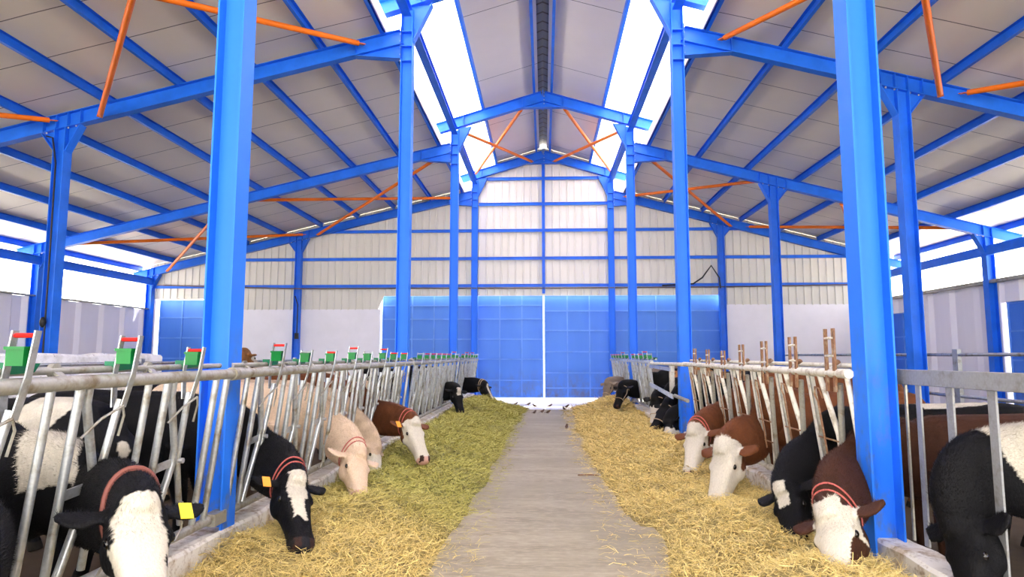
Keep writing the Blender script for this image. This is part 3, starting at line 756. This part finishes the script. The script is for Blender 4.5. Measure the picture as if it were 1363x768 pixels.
def heap(sgn, name, label, seed):
    rs = np.random.RandomState(seed)
    y0, y1 = 1.5, 19.1
    ys = np.concatenate([np.arange(y0, 8, .05), np.arange(8, y1, .09)]); xs = np.linspace(.45, 2.192, 44)
    vs = []; cols_ = []
    for y in ys:
        for x in xs:
            h = heap_height(sgn, sgn * x, y); vs.append((sgn * x, y, h))
            cols_.append(hay_color(sgn, sgn * x, y, .25 + .35 * n2(x * 25, y * 25, 1)) * .5)  # bed darker than the strands: shade in the gaps put into its colour
    nx = len(xs); fs = []
    for j in range(len(ys) - 1):
        for i in range(nx - 1):
            a = j * nx + i
            if max(vs[a][2], vs[a + 1][2], vs[a + nx][2], vs[a + nx + 1][2]) > -.015:
                fs.append((a, a + 1, a + nx + 1, a + nx))
    H = np.array(vs)[:, 2].reshape(len(ys), nx)
    # strands
    sv = []; sf = []; sc = []
    base = len(vs)
    N = 125000; cnt = 0
    while cnt < N:
        y = y0 + (y1 - y0) * rs.rand() ** 1.55 if rs.rand() < .9 else rs.uniform(y0, y1)
        x = rs.uniform(.45, 2.2)
        jj = np.searchsorted(ys, y) - 1; ii = min(nx - 2, int((x - .45) / 1.75 * (nx - 1))); h = H[max(jj, 0), ii]
        stray = h < 0
        if stray and rs.rand() > (.05 if abs(x) > .5 else .02): continue
        h = max(h, 0.0)
        L = rs.uniform(.035, .13) * (1.0 if y < 9 else 1.3); wd = rs.uniform(.0009, .0021) * (1 + max(0, y - 4) * .14)
        a = rs.uniform(0, 2 * math.pi); el = rs.normal(.12, .28) if not stray else 0.02
        d = np.array([math.cos(a) * math.cos(el), math.sin(a) * math.cos(el), math.sin(el)])
        sd = np.array([-math.sin(a), math.cos(a), rs.normal(0, .5)]); sd /= np.linalg.norm(sd)
        p0 = np.array([sgn * x, y, h + rs.uniform(0.0, .022)]); bend = rs.normal(0, .16, 3) * L; bend[2] = abs(bend[2]) * .6
        p1 = p0 + d * L * .5 + bend; p2 = p0 + d * L
        p2[2] = max(p2[2], .004)
        k = len(sv) + base
        for p in (p0, p1, p2):
            sv.append(p - sd * wd); sv.append(p + sd * wd)
        sf.append((k, k + 1, k + 3, k + 2)); sf.append((k + 2, k + 3, k + 5, k + 4))
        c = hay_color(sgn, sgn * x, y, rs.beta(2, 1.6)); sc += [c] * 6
        cnt += 1
    allv = vs + [tuple(p) for p in sv]; allc = cols_ + sc
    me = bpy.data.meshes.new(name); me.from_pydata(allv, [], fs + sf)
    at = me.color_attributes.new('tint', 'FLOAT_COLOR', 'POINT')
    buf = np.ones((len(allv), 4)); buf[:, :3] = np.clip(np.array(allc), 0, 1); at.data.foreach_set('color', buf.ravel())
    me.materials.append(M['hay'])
    o = bpy.data.objects.new(name, me); C.objects.link(o)
    return tag(o, label, 'hay', None, 'stuff')
heap(-1, 'hay_heap', 'greenish hay spread in a long heap before the left feed fence', 11)
heap(1, 'hay_heap', 'straw yellow hay spread in a long heap before the right feed fence', 12)

# ------------------------------------------------------------------ cows
BLK = np.array([.0055, .0055, .007]); WHT = np.array([.66, .61, .51]); CRM = np.array([.74, .56, .40]); BRN = np.array([.135, .045, .017])
DBR = np.array([.058, .022, .012]); PNK = np.array([.62, .36, .30]); GRB = np.array([.24, .19, .15]); TAN = np.array([.38, .17, .06])
def catmull(P, n):
    P = [np.array(p, float) for p in P]; Q = [2 * P[0] - P[1]] + P + [2 * P[-1] - P[-2]]; out = []
    for i in range(1, len(Q) - 2):
        for k in range(n):
            t_ = k / n
            out.append(.5 * ((2 * Q[i]) + (-Q[i - 1] + Q[i + 1]) * t_ + (2 * Q[i - 1] - 5 * Q[i] + 4 * Q[i + 1] - Q[i + 2]) * t_ ** 2 + (-Q[i - 1] + 3 * Q[i] - 3 * Q[i + 1] + Q[i + 2]) * t_ ** 3))
    out.append(P[-1]); return out
def ring(mb_v, c, b, n, w_, ht, hb, m=20, ex=2.3):
    for k in range(m):
        a = 2 * math.pi * k / m; ca, sa = math.cos(a), math.sin(a)
        x = w_ * math.copysign(abs(ca) ** (2 / ex), ca); y = (ht if sa > 0 else hb) * math.copysign(abs(sa) ** (2 / ex), sa)
        mb_v.append(c + b * x + n * y)
def loft(mb, rings, m=20, ex=2.3):
    vs = []
    for (c, b, n, w_, ht, hb) in rings: ring(vs, c, b, n, w_, ht, hb, m, ex)
    R = len(rings)
    fs = [(i * m + k, i * m + (k + 1) % m, (i + 1) * m + (k + 1) % m, (i + 1) * m + k) for i in range(R - 1) for k in range(m)]
    fs += [tuple(range(m))[::-1], tuple(range((R - 1) * m, R * m))]
    mb.add(vs, fs)
def transport(b, t_):
    b = b - t_ * (b @ t_); return unit(b)
def cow(name, fx, fy, facing, poll, nose, coat, label, cat='cow', body_yaw=0.0, vox=.016, scale=.9, hs=1.1, collar=None, halter=None, tags=(), neck_z=.78, shift=0.0, body=True, roll=0.0, ear=True, eye=True, group='cattle feeding through the fences'):
    """fx,fy where the neck crosses the fence; facing +1 looks to +x. poll/nose are world points. The body is one continuous mesh."""
    R = Matrix.Rotation(0 if facing > 0 else math.pi, 3, 'Z') @ Matrix.Rotation(body_yaw, 3, 'Z'); Ri = np.array(R.inverted()); Rn = np.array(R)
    O = V(fx, fy, 0); loc = lambda p: Ri @ (V(*p) - O)
    pl, ns = loc(poll), loc(nose); sc = scale
    hd = unit(ns - pl); HL = .50 * hs
    s = -shift
    trunk = [((-2.22 + s, 0, 1.13), .07, .12), ((-2.17 + s, 0, 1.09), .17, .24), ((-1.98 + s, 0, 1.04), .26, .33), ((-1.7 + s, 0, 1.0), .31, .38), ((-1.3 + s, 0, .955), .35, .41),
             ((-.95 + s, 0, .95), .32, .41), ((-.68 + s, 0, .965), .26, .385), ((-.46 + s, 0, .94), .20, .32), ((-.25 + s * .6, 0, .87), .16, .28), ((-.02, .0, neck_z - .06), .125, .235)]
    trunk = [((p[0] * sc, p[1] * sc, p[2] * (sc if p[0] < -.3 else 1)), w_ * sc, h_ * sc) for p, w_, h_ in trunk]
    bsc = sc; sc = hs
    a0 = V(*trunk[-1][0]); mid = (a0 + pl) / 2 + V(.03, 0, .02)
    nk = V(.0, 0, -.02)
    trunk += [(mid + nk, .102 * sc, .19 * sc), (pl - hd * .03 + nk, .09 * sc, .135 * sc), (pl + hd * .08, .082 * sc, .105 * sc)]
    C0 = catmull([p for p, _, _ in trunk], 4); Wd = catmull([(w_, h_, 0) for _, w_, h_ in trunk], 4)
    mb = MB(); rings = []; b = V(0, 1, 0); cen = []
    for i, c in enumerate(C0):
        t_ = unit(C0[min(i + 1, len(C0) - 1)] - C0[max(i - 1, 0)]); b = transport(b, t_); n = np.cross(t_, b)
        if n[2] < -.2 and i < 10: n = -n
        w_, h_ = Wd[i][0], Wd[i][1]
        rings.append((c, b, n, w_, h_ * .97, h_ * 1.03)); cen.append(c)
    if body: loft(mb, rings, 22, 2.25)
    else: loft(mb, rings[24:], 22, 2.25)
    # head
    b = transport(b, hd)
    if roll: b = unit(b * math.cos(roll) + np.cross(hd, b) * math.sin(roll))
    n = np.cross(hd, b)
    prof = [(-.10, .045, .03, .04), (-.07, .075, .05, .09), (-.02, .098, .066, .125), (.08, .104, .074, .15), (.2, .106, .072, .158), (.3, .108, .07, .155), (.42, .094, .064, .135), (.55, .083, .058, .116),
            (.68, .076, .053, .098), (.8, .076, .052, .088), (.89, .082, .052, .084), (.96, .078, .048, .076), (1.01, .062, .036, .058), (1.035, .032, .018, .028)]
    hr = []
    for u, w_, ht, hb in prof:
        hr.append((pl + hd * (u * HL) + n * (.0), b, n, w_ * sc, ht * sc, hb * sc))
    loft(mb, hr, 22, 2.5)
    mb.ell(pl - hd * .02 + n * .03 * sc, (.06 * sc, .065 * sc, .05 * sc), (hd, b, n))      # poll
    for s_ in (-1, 1):
        e = pl + hd * .30 * HL + b * s_ * .088 * sc + n * .022 * sc
        mb.ell(e, (.042 * sc, .028 * sc, .03 * sc), (hd, b, n))                                # brow
        mb.ell(pl + hd * .26 * HL + b * s_ * .07 * sc - n * .07 * sc, (.10 * sc, .042 * sc, .075 * sc), (hd, b, n))   # cheek
        if ear:
            r0 = pl + hd * .02 + b * s_ * .08 * sc + n * .0
            ed = unit(b * s_ + hd * -.22 + V(0, 0, -.12)); en = unit(n * 1.0 + hd * -.5); en = unit(en - ed * (en @ ed)); ew = np.cross(ed, en)
            er = []
            for q, wq in ((0, .026), (.2, .05), (.45, .072), (.7, .07), (.88, .046), (1.0, .014)):
                cc = r0 + ed * (q * .185 * sc) - en * .02 * math.sin(q * 3)
                er.append((cc, ew, en, wq * sc, .016 * sc, .016 * sc))
            loft(mb, er, 12, 2)
    # legs with joints and hooves
    sc = bsc
    if body:
        def limb(pts, rr):
            Cc = catmull(pts, 3); Rr = catmull([(r_, 0, 0) for r_ in rr], 3); mb.tube(Cc, [max(.02, q[0]) for q in Rr], 12)
        for s_ in (-1, 1):
            k = .17 * s_ * sc
            limb([((-.62 + s) * sc, k, .9 * sc), ((-.64 + s) * sc, k, .68 * sc), ((-.60 + s) * sc, k, .42 * sc), ((-.61 + s) * sc, k, .16 * sc), ((-.60 + s) * sc, k, .07), ((-.585 + s) * sc, k, .0)], [.13 * sc, .095 * sc, .058 * sc, .042 * sc, .052 * sc, .062 * sc])
            limb([((-1.85 + s) * sc, k, .98 * sc), ((-1.74 + s) * sc, k * 1.05, .74 * sc), ((-1.93 + s) * sc, k, .48 * sc), ((-1.9 + s) * sc, k, .18 * sc), ((-1.87 + s) * sc, k, .07), ((-1.85 + s) * sc, k, 0)], [.2 * sc, .14 * sc, .06 * sc, .045 * sc, .052 * sc, .062 * sc])
        mb.tube([((-2.2 + s) * sc, 0, 1.2 * sc), ((-2.27 + s) * sc, 0, 1.05 * sc), ((-2.26 + s) * sc, 0, .75 * sc), ((-2.24 + s) * sc, 0, .5 * sc)], [.035, .024, .02, .03], 8)
        mb.ell(((-1.62 + s) * sc, 0, .6 * sc), (.2 * sc, .15 * sc, .13 * sc))
    o = mb.build(name, 'coat', None)
    md = o.modifiers.new('remesh', 'REMESH'); md.mode = 'VOXEL'; md.voxel_size = vox
    ms = o.modifiers.new('smooth', 'SMOOTH'); ms.factor = .6; ms.iterations = 3
    dg = bpy.context.evaluated_depsgraph_get(); me = bpy.data.meshes.new_from_object(o.evaluated_get(dg))
    old = o.data; o.modifiers.clear(); o.data = me; bpy.data.meshes.remove(old); me.name = name
    me.polygons.foreach_set('use_smooth', [True] * len(me.polygons))
    if not me.materials: me.materials.append(M['coat'])
    N = len(me.vertices); co = np.empty(N * 3); me.vertices.foreach_get('co', co); co = co.reshape(-1, 3)
    rel = co - pl; H = rel @ hd / HL; Bq = rel @ b / sc; Nq = rel @ n / hs; Bq = Bq * sc / hs; sc = hs
    # distance along the spine, for the body pattern
    cenA = np.array(cen); si = np.argmin(((co[:, None, :] - cenA[None]) ** 2).sum(-1), 1)
    out = np.ones((N, 4)); seed = fx * 3.1 + fy * 1.7
    for i in range(N):
        p = co[i]; nz = noise.noise(Vector((p[0] * 3 + seed, p[1] * 3, p[2] * 3))); nf = noise.noise(Vector((p[0] * 14 + seed, p[1] * 14, p[2] * 14)))
        head = H[i] > -.12 and abs(Bq[i]) < .32 and -.24 < Nq[i] < .15 and H[i] < 1.2 and si[i] > 36
        c = coat(head, H[i], Bq[i], Nq[i], si[i], p, nz, nf)
        if p[2] < .07 and p[0] < -.3: c = np.array([.03, .025, .02])
        if head and abs(H[i] - .96) < .055 and abs(abs(Bq[i]) - .048) < .02 and Nq[i] > -.02: c = np.array([.05, .025, .02])
        out[i, :3] = c
    if fy < 10.0:
        me.calc_loop_triangles(); nt = len(me.loop_triangles); tv = np.empty(nt * 3, int); me.loop_triangles.foreach_get('vertices', tv); tv = tv.reshape(-1, 3)
        A, B_, C_ = co[tv[:, 0]], co[tv[:, 1]], co[tv[:, 2]]; nr = np.cross(B_ - A, C_ - A); ar = np.linalg.norm(nr, axis=1); nr /= ar[:, None] + 1e-12
        wt = ar * np.where(A[:, 0] > -1.3, 1.0, .25) * np.where(A[:, 0] > -.3, 2.2, 1) * (A[:, 2] > .12)
        rs = np.random.RandomState(int(abs(seed) * 100) % 9999); K = 42000 if fy < 7.2 else 24000
        ti = rs.choice(nt, K, p=wt / wt.sum()); r1, r2 = rs.rand(K), rs.rand(K); fl = r1 + r2 > 1; r1[fl] = 1 - r1[fl]; r2[fl] = 1 - r2[fl]
        P0 = A[ti] + (B_[ti] - A[ti]) * r1[:, None] + (C_[ti] - A[ti]) * r2[:, None]; Nn = nr[ti]; vi = tv[ti, 0]
        tg = np.gradient(cenA, axis=0); tg /= np.linalg.norm(tg, axis=1)[:, None] + 1e-9
        D = -tg[si[vi]]; hm = (H[vi] > -.02) & (si[vi] > 36); D[hm] = hd
        D = D + rs.normal(0, .35, (K, 3)) + V(0, 0, -.25); D -= Nn * (D * Nn).sum(1)[:, None]; D /= np.linalg.norm(D, axis=1)[:, None] + 1e-9
        ln = rs.uniform(.010, .022, K); top = (~hm) & (P0[:, 0] > -.6) & (Nn @ V(.6, 0, .8) > .5); ln[top] *= 1.8; ln[hm] *= .55
        curl = hm & (H[vi] < .32) & (Nq[vi] > .02); ln[curl] *= 2.6
        dirv = D * .86 + Nn * rs.uniform(.15, .6, K)[:, None]; W_ = np.cross(Nn, D) * rs.uniform(.0008, .0018, K)[:, None]
        T = np.stack([P0 - W_ - Nn * .002, P0 + W_ - Nn * .002, P0 + dirv * ln[:, None]], 1).reshape(-1, 3)
        fc = out[vi].copy(); j = rs.uniform(.55, 1.35, K) + (out[vi, :3].max(1) < .02) * rs.uniform(0, .6, K); fc[:, :3] = np.clip(fc[:, :3] * j[:, None], 0, .9)
        nv0 = N; m2 = bpy.data.meshes.new(name); old = me
        nf_ = len(me.polygons); lv = np.empty(len(me.loops), int); me.loops.foreach_get('vertex_index', lv); ls = np.empty(nf_, int); me.polygons.foreach_get('loop_start', ls)
        lt = np.empty(nf_, int); me.polygons.foreach_get('loop_total', lt)
        m2.vertices.add(N + 3 * K); m2.vertices.foreach_set('co', np.concatenate([co, T]).ravel())
        m2.loops.add(len(lv) + 3 * K); m2.loops.foreach_set('vertex_index', np.concatenate([lv, N + np.arange(3 * K)]))
        m2.polygons.add(nf_ + K); m2.polygons.foreach_set('loop_start', np.concatenate([ls, len(lv) + 3 * np.arange(K)]))
        m2.polygons.foreach_set('loop_total', np.concatenate([lt, np.full(K, 3)])); m2.update(calc_edges=True)
        m2.polygons.foreach_set('use_smooth', np.concatenate([np.ones(nf_, bool), np.zeros(K, bool)])); m2.materials.append(M['coat'])
        o.data = m2; bpy.data.meshes.remove(old); me = m2; me.name = name; out = np.concatenate([out, np.repeat(fc, 3, 0)])
    at = me.color_attributes.new('coat', 'FLOAT_COLOR', 'POINT'); at.data.foreach_set('color', out.ravel())
    Wm = Matrix.Translation(Vector(O)) @ R.to_4x4(); o.matrix_world = Wm
    o.location = O; o.rotation_euler = R.to_euler()
    tag(o, label, cat, group)
    def child(mb2, nm, mat, lab=None):
        c = mb2.build(nm, mat, None, smooth=True); c.parent = o
        if lab: c['label'] = lab
        return c
    if eye:
        for s_ in (-1, 1):
            child(MB().ell(pl + hd * .31 * HL + b * s_ * .108 * sc + n * .014 * sc, (.021 * sc, .014 * sc, .017 * sc), (hd, b, n), 12, 10), 'eye', 'eye')
    def band(c, t_, w_, ht, hb, bb, nn, r, nm, mat, lab=None, ex=2.3):
        vs = []; ring(vs, c, bb, nn, w_, ht, hb, 28, ex); child(MB().tube(vs + [vs[0], vs[1]], r, 8, False), nm, mat, lab)
    if collar:
        i = len(C0) - 6; c, bb, nn, w_, ht, hb = rings[i]
        kk = 1.035
        band(c, 0, w_ * kk, ht * kk, hb * kk, bb, nn, collar[1], 'collar', collar[0], None, 2.25)
        if collar[1] < .012:
            c, bb, nn, w_, ht, hb = rings[i + 1]; band(c - unit(rings[i + 1][0] - rings[i][0]) * .02, 0, w_ * kk, ht * kk, hb * kk, bb, nn, collar[1], 'collar', collar[0], None, 2.25)
    if halter:
        q = pl + hd * .60 * HL; band(q, 0, .082 * sc, .062 * sc, .108 * sc, b, n, .008, 'halter_noseband', halter)
        q = pl + hd * .04 * HL; band(q, 0, .108 * sc, .082 * sc, .16 * sc, b, n, .008, 'halter_crown', halter)
        for s_ in (-1, 1):
            child(MB().tube([pl + hd * .04 * HL + b * s_ * .115 * sc - n * .02, pl + hd * .3 * HL + b * s_ * .122 * sc - n * .04, pl + hd * .6 * HL + b * s_ * .085 * sc - n * .03], .008, 6), 'halter_cheek', halter)
    for s_, mt in tags:
        ed = unit(b * s_ + hd * -.22 + V(0, 0, -.12)); c = pl + hd * .02 + b * s_ * .08 * sc + ed * .10 * sc + n * .022
        m2 = MB().bar(c + hd * -.01, c + hd * .075, .055, .004, side=tuple(ed)); child(m2, 'ear_tag', mt)
    return o
# coat patterns: f(head, h along the head 0..1, b sideways, n up off the face, spine index, local point, coarse noise, fine noise)
def holstein(body_white, face='blaze', neckw=None):
    def f(head, h, b, n, si, p, nz, nf):
        if head:
            if face == 'blaze':
                wd = (.062 if h < .35 else .04 + .0 * h) + nf * .02
                if n > -.0 and abs(b + .012) < wd and -.02 < h < .62 + nf * .1: return WHT
                if h > .90: return BLK * 3
                return BLK
            if face == 'broad':
                if n > -.02 and abs(b + .01) < (.05 + .09 * min(1, max(0, h)) ** .7) * (1 if h < .5 else .8) + nf * .02 and h > .02: return WHT if h < .86 else PNK * .8
                return BLK
            if face == 'star':
                if n > 0 and abs(b) < .045 and .0 < h < .28 + nf * .1: return WHT
                return BLK
            if face == 'stripe':
                if n > .02 and abs(b) < .028 + nf * .01 and .1 < h: return WHT
                return BLK
            if face == 'whitelow':
                if h > .35 + nf * .15: return WHT
                return BLK
            return BLK
        w_ = body_white(si, p, nz, nf)
        return WHT * (.9 + .15 * nf) if w_ else BLK
    return f
def simmental(base, face_from=-.05, mask=None, bodyw=None):
    def f(head, h, b, n, si, p, nz, nf):
        if head:
            if abs(b) > .125: return base * 1.1
            if mask and mask(h, b, n, nf): return base * .9
            edge = face_from + (.35 if n < -.05 else 0) + nf * .08
            if h > edge: return WHT if h < .93 else PNK
            return base
        if bodyw and bodyw(si, p, nz, nf): return WHT
        return base * (1 + .25 * nf + .3 * nz)
    return f
def plain(base, muzzle=None):
    def f(head, h, b, n, si, p, nz, nf):
        if head and h > .82 and muzzle is not None: return muzzle
        return base * (1 + .12 * nz + .1 * nf)
    return f
none = lambda si, p, nz, nf: False
def patch(x0, x1, zmin, thr=0.0):
    return lambda si, p, nz, nf: (x0 + nz * .25 < p[0] < x1 + nz * .2 and p[2] > zmin + nz * .2)
spots = lambda th: (lambda si, p, nz, nf: nz > th and p[0] < -.35)

# left row
cow('cow', -2.27, 2.56, 1, (-1.98, 2.16, .60), (-1.84, 1.86, .22), holstein(none), 'black cow at the lower left corner, cut off by the frame', vox=.016)
cow('cow', -2.27, 3.24, 1, (-1.76, 2.80, .84), (-1.46, 2.46, .46), holstein(lambda si, p, nz, nf: (-.27 + nz * .15 < p[0] < -.04 + nz * .1 and p[2] > .84 + nz * .1), 'broad'), 'black cow with broad white face and brown strap collar, left foreground', collar=('strap', .014), tags=((1, 'tagy'),), vox=.013, neck_z=.84)
cow('cow', -2.27, 5.18, 1, (-1.80, 4.66, .60), (-1.54, 4.26, .20), holstein(none, 'blaze'), 'black cow with white blaze reaching into the hay by the nearest left column', collar=('rope_red', .006), tags=((-1, 'tago'),), vox=.012)
cow('cow', -2.27, 6.90, 1, (-1.82, 6.30, .54), (-1.64, 5.92, .18), plain(CRM, PNK), 'cream coloured cow with pink nose and rope collar feeding on the left', collar=('rope_red', .006), vox=.013)
cow('cow', -2.27, 8.62, 1, (-1.62, 7.95, .68), (-1.36, 7.62, .22), simmental(BRN, .0), 'red brown cow with white face feeding on the left', collar=('rope_red', .006), tags=((-1, 'tago'),), vox=.013, scale=.95)
cow('cow', -2.27, 7.62, 1, (-1.98, 7.55, .46), (-1.86, 7.35, .16), simmental(CRM * .8, .3), 'pale cow with spotted muzzle low between the cream and the red cow', vox=.016, hs=.95)
cow('cow', -2.27, 14.6, 1, (-1.88, 14.0, .76), (-1.74, 13.75, .30), holstein(none, 'star'), 'black cow feeding at the far left, nearer of two black ones', vox=.018)
cow('cow', -2.27, 17.9, 1, (-1.58, 17.2, .72), (-1.28, 16.85, .26), holstein(lambda si, p, nz, nf: p[0] > -.2 and p[2] > 1.0, 'stripe'), 'black cow with white face stripe at the far end of the left row', collar=('rope_tan', .010), vox=.018)
# right row
cow('cow', 2.27, 4.93, -1, (1.78, 4.20, .53), (1.62, 3.76, .12), simmental(DBR, -.06, lambda h, b, n, nf: h > .32 and h < .70 and b > .068 and n < .03), 'dark brown cow with curly white face beside the nearest right column', collar=('rope_red', .006), vox=.012, scale=.8, hs=1.15)
cow('cow', 2.27, 5.62, -1, (1.84, 5.14, .50), (1.76, 4.80, .12), holstein(lambda si, p, nz, nf: -1.4 < p[0] < -.8 and p[2] > 1.085 + nz * .05, 'star'), 'black cow with small white forehead patch feeding on the right', vox=.012, scale=.82, hs=1.1)
cow('cow', 2.27, 6.98, -1, (1.74, 6.38, .62), (1.55, 6.15, .16), simmental(BRN * 1.1, -.1), 'large red brown cow with white face in the middle of the right row', vox=.013, scale=.84, hs=1.25, shift=-.22)
cow('cow', 2.27, 8.45, -1, (1.76, 7.72, .62), (1.60, 7.42, .20), simmental(BRN * 1.1, -.1), 'brown cow with white face and pink neck rope on the right', collar=('rope_red', .007), vox=.013, scale=.98, hs=1.15)
cow('cow', 2.27, 11.55, -1, (2.10, 11.35, .64), (1.84, 11.15, .30), holstein(none, 'none'), 'black cow with rope halter and dark muzzle just beyond the second right column', halter='rope_tan', vox=.016, neck_z=.68)
cow('cow', 2.27, 12.3, -1, (2.06, 12.15, .74), (1.97, 11.95, .28), holstein(none, 'whitelow'), 'black cow with rope halter and white lower face in the rail gap', halter='rope_tan', vox=.016, neck_z=.72)
cow('cow', 2.30, 10.9, -1, (2.05, 10.85, .42), (1.93, 10.5, .10), holstein(none, 'whitelow'), 'white faced cow with its head low in the hay by the second right column', vox=.016, neck_z=.62)
cow('cow', 2.27, 15.6, -1, (1.80, 15.1, .80), (1.60, 14.85, .32), holstein(none, 'none'), 'black cow with rope halter near the far end of the right row', halter='rope_tan', vox=.018)
cow('cow', 2.27, 18.2, -1, (1.72, 17.6, .78), (1.56, 17.35, .28), plain(GRB, WHT * .7), 'grey brown cow at the far end of the right row', halter='rope_tan', vox=.018)
# cows deeper in the pens
cow('cow', 2.42, 3.87, -1, (2.30, 3.80, .58), (2.24, 3.62, .12), holstein(lambda si, p, nz, nf: (-.33 + nz * .12 < p[0] + (1.1 - p[2]) * .5 < -.01 + nz * .08 and p[2] > .45), 'none'), 'black and white cow at the right edge, its neck through the grey barrier', vox=.014, neck_z=.92, scale=.92)
G2 = 'cattle standing deeper in the pens'
cow('cow', -4.95, 7.9, 1, (-4.9, 7.3, .98), (-4.8, 7.0, .6), holstein(lambda si, p, nz, nf: nz > -.08, 'broad'), 'black and white spotted cow standing behind the left feeding row', vox=.02, neck_z=1.05, body_yaw=-math.pi / 2, group=G2)
cow('cow', -4.75, 4.18, -1, (-5.25, 4.2, .9), (-5.45, 4.2, .5), holstein(lambda si, p, nz, nf: nz > .2), 'black and white spotted cow seen from behind beside the nearest left column', vox=.016, neck_z=.9, group=G2)
cow('cow', -4.7, 13.2, 1, (-4.65, 12.6, 1.1), (-4.6, 12.3, .75), simmental(TAN, .0, None, lambda si, p, nz, nf: nz > .0), 'tan and white cow standing lengthways behind the left feeding row', vox=.02, neck_z=1.05, body_yaw=-math.pi / 2, group=G2)
cow('cow', -2.9, 10.2, 1, (-2.62, 9.95, .95), (-2.5, 9.7, .55), simmental(CRM * .9, .0, None, lambda si, p, nz, nf: nz > .3), 'cream cow standing behind the left fence past the red brown cow', vox=.018, neck_z=.95, group=G2)
cow('cow', -5.75, 11.6, -1, (-5.75, 12.3, 1.52), (-5.65, 12.65, 1.28), simmental(TAN * .8, .2), 'brown cow with raised head at the back of the left pen', vox=.02, neck_z=1.25, body_yaw=-math.pi / 2, group=G2)
cow('cow', 3.3, 13.6, -1, (2.8, 13.35, 1.2), (2.6, 13.1, .9), simmental(TAN, .5), 'orange brown cow standing behind the rail gap on the right', vox=.02, neck_z=1.1, group=G2)
cow('cow', 7.6, 9.4, -1, (7.0, 9.2, 1.5), (6.6, 9.1, 1.3), holstein(none, 'none'), 'black cow with raised head behind the right pen railing', vox=.02, neck_z=1.25, group=G2)
cow('cow', 7.5, 7.4, -1, (6.95, 7.35, 1.5), (6.6, 7.2, 1.3), holstein(none, 'none'), 'black woolly headed cow at the right edge behind the pen railing', vox=.02, neck_z=1.25, group=G2)

tag(MB().tube([(.42, 8.4, .01), (.50, 8.36, .02), (.60, 8.40, .014), (.68, 8.37, .012)], .008, 6).build('dry_stalk', 'rust', smooth=True), 'dark dry stalk lying on the aisle floor near the right hay edge', 'twig')
# ------------------------------------------------------------------ sparrows on the aisle floor
def sparrow(x, y, ang, label, first=None):
    if first:
        o = first.copy(); C.objects.link(o); o.location = (x, y, .003); o.rotation_euler = (0, 0, ang)
        tag(o, label); 
        return o
    mb = MB()
    loft(mb, [(V(*c), V(0, 1, 0), unit(nn), w_, h_, h_) for c, nn, w_, h_ in (
        ((-.11, 0, .035), (0, 0, 1), .010, .003), ((-.06, 0, .04), (0, 0, 1), .014, .006), ((-.035, 0, .045), (.3, 0, 1), .026, .022), ((0, 0, .052), (.2, 0, 1), .034, .032),
        ((.03, 0, .065), (-.2, 0, 1), .028, .028), ((.045, 0, .085), (-.4, 0, 1), .021, .02), ((.058, 0, .092), (-.3, 0, 1), .018, .016), ((.07, 0, .092), (0, 0, 1), .007, .006), ((.084, 0, .09), (0, 0, 1), .001, .001))], 10, 2)
    for s_ in (-1, 1): mb.tube([(.0, s_ * .013, .03), (.005, s_ * .014, .0)], .0025, 5)
    o = mb.build('sparrow', 'bird', smooth=True); o.location = (x, y, .003); o.rotation_euler = (0, 0, ang)
    tag(o, label, 'bird', 'sparrows on the aisle floor'); return o
bs = [(.46, 13.6, 1.4, 'small brown sparrow nearest the camera, alone on the aisle floor'), (-.05, 17.3, .6, 'small brown sparrow, middle of three pecking side by side'),
      (-.25, 17.0, .9, 'small brown sparrow, left of three pecking side by side'), (.1, 17.1, .3, 'small brown sparrow, right of three pecking side by side'),
      (.55, 18.2, 2.2, 'small brown sparrow near the far right hay edge'), (.65, 19.0, .4, 'small brown sparrow on the painted sun-bright floor by the far right hay'),
      (-.27, 19.1, 2.9, 'small brown sparrow left of centre on the painted sun-bright floor'), (.17, 19.2, .2, 'small brown sparrow right of centre on the painted sun-bright floor'),
      (-.47, 19.8, .3, 'small brown sparrow farther back on the painted sun-bright floor'), (-.86, 19.9, .5, 'small brown sparrow toward the left of the painted sun-bright floor'),
      (-1.2, 19.6, 3.0, 'small brown sparrow leftmost on the painted sun-bright floor'), (-.7, 16.6, 3.0, 'small brown sparrow on the floor near the left hay edge')]
f0 = None
for x, y, a, lb in bs:
    o = sparrow(x, y, a, lb, f0); f0 = f0 or o
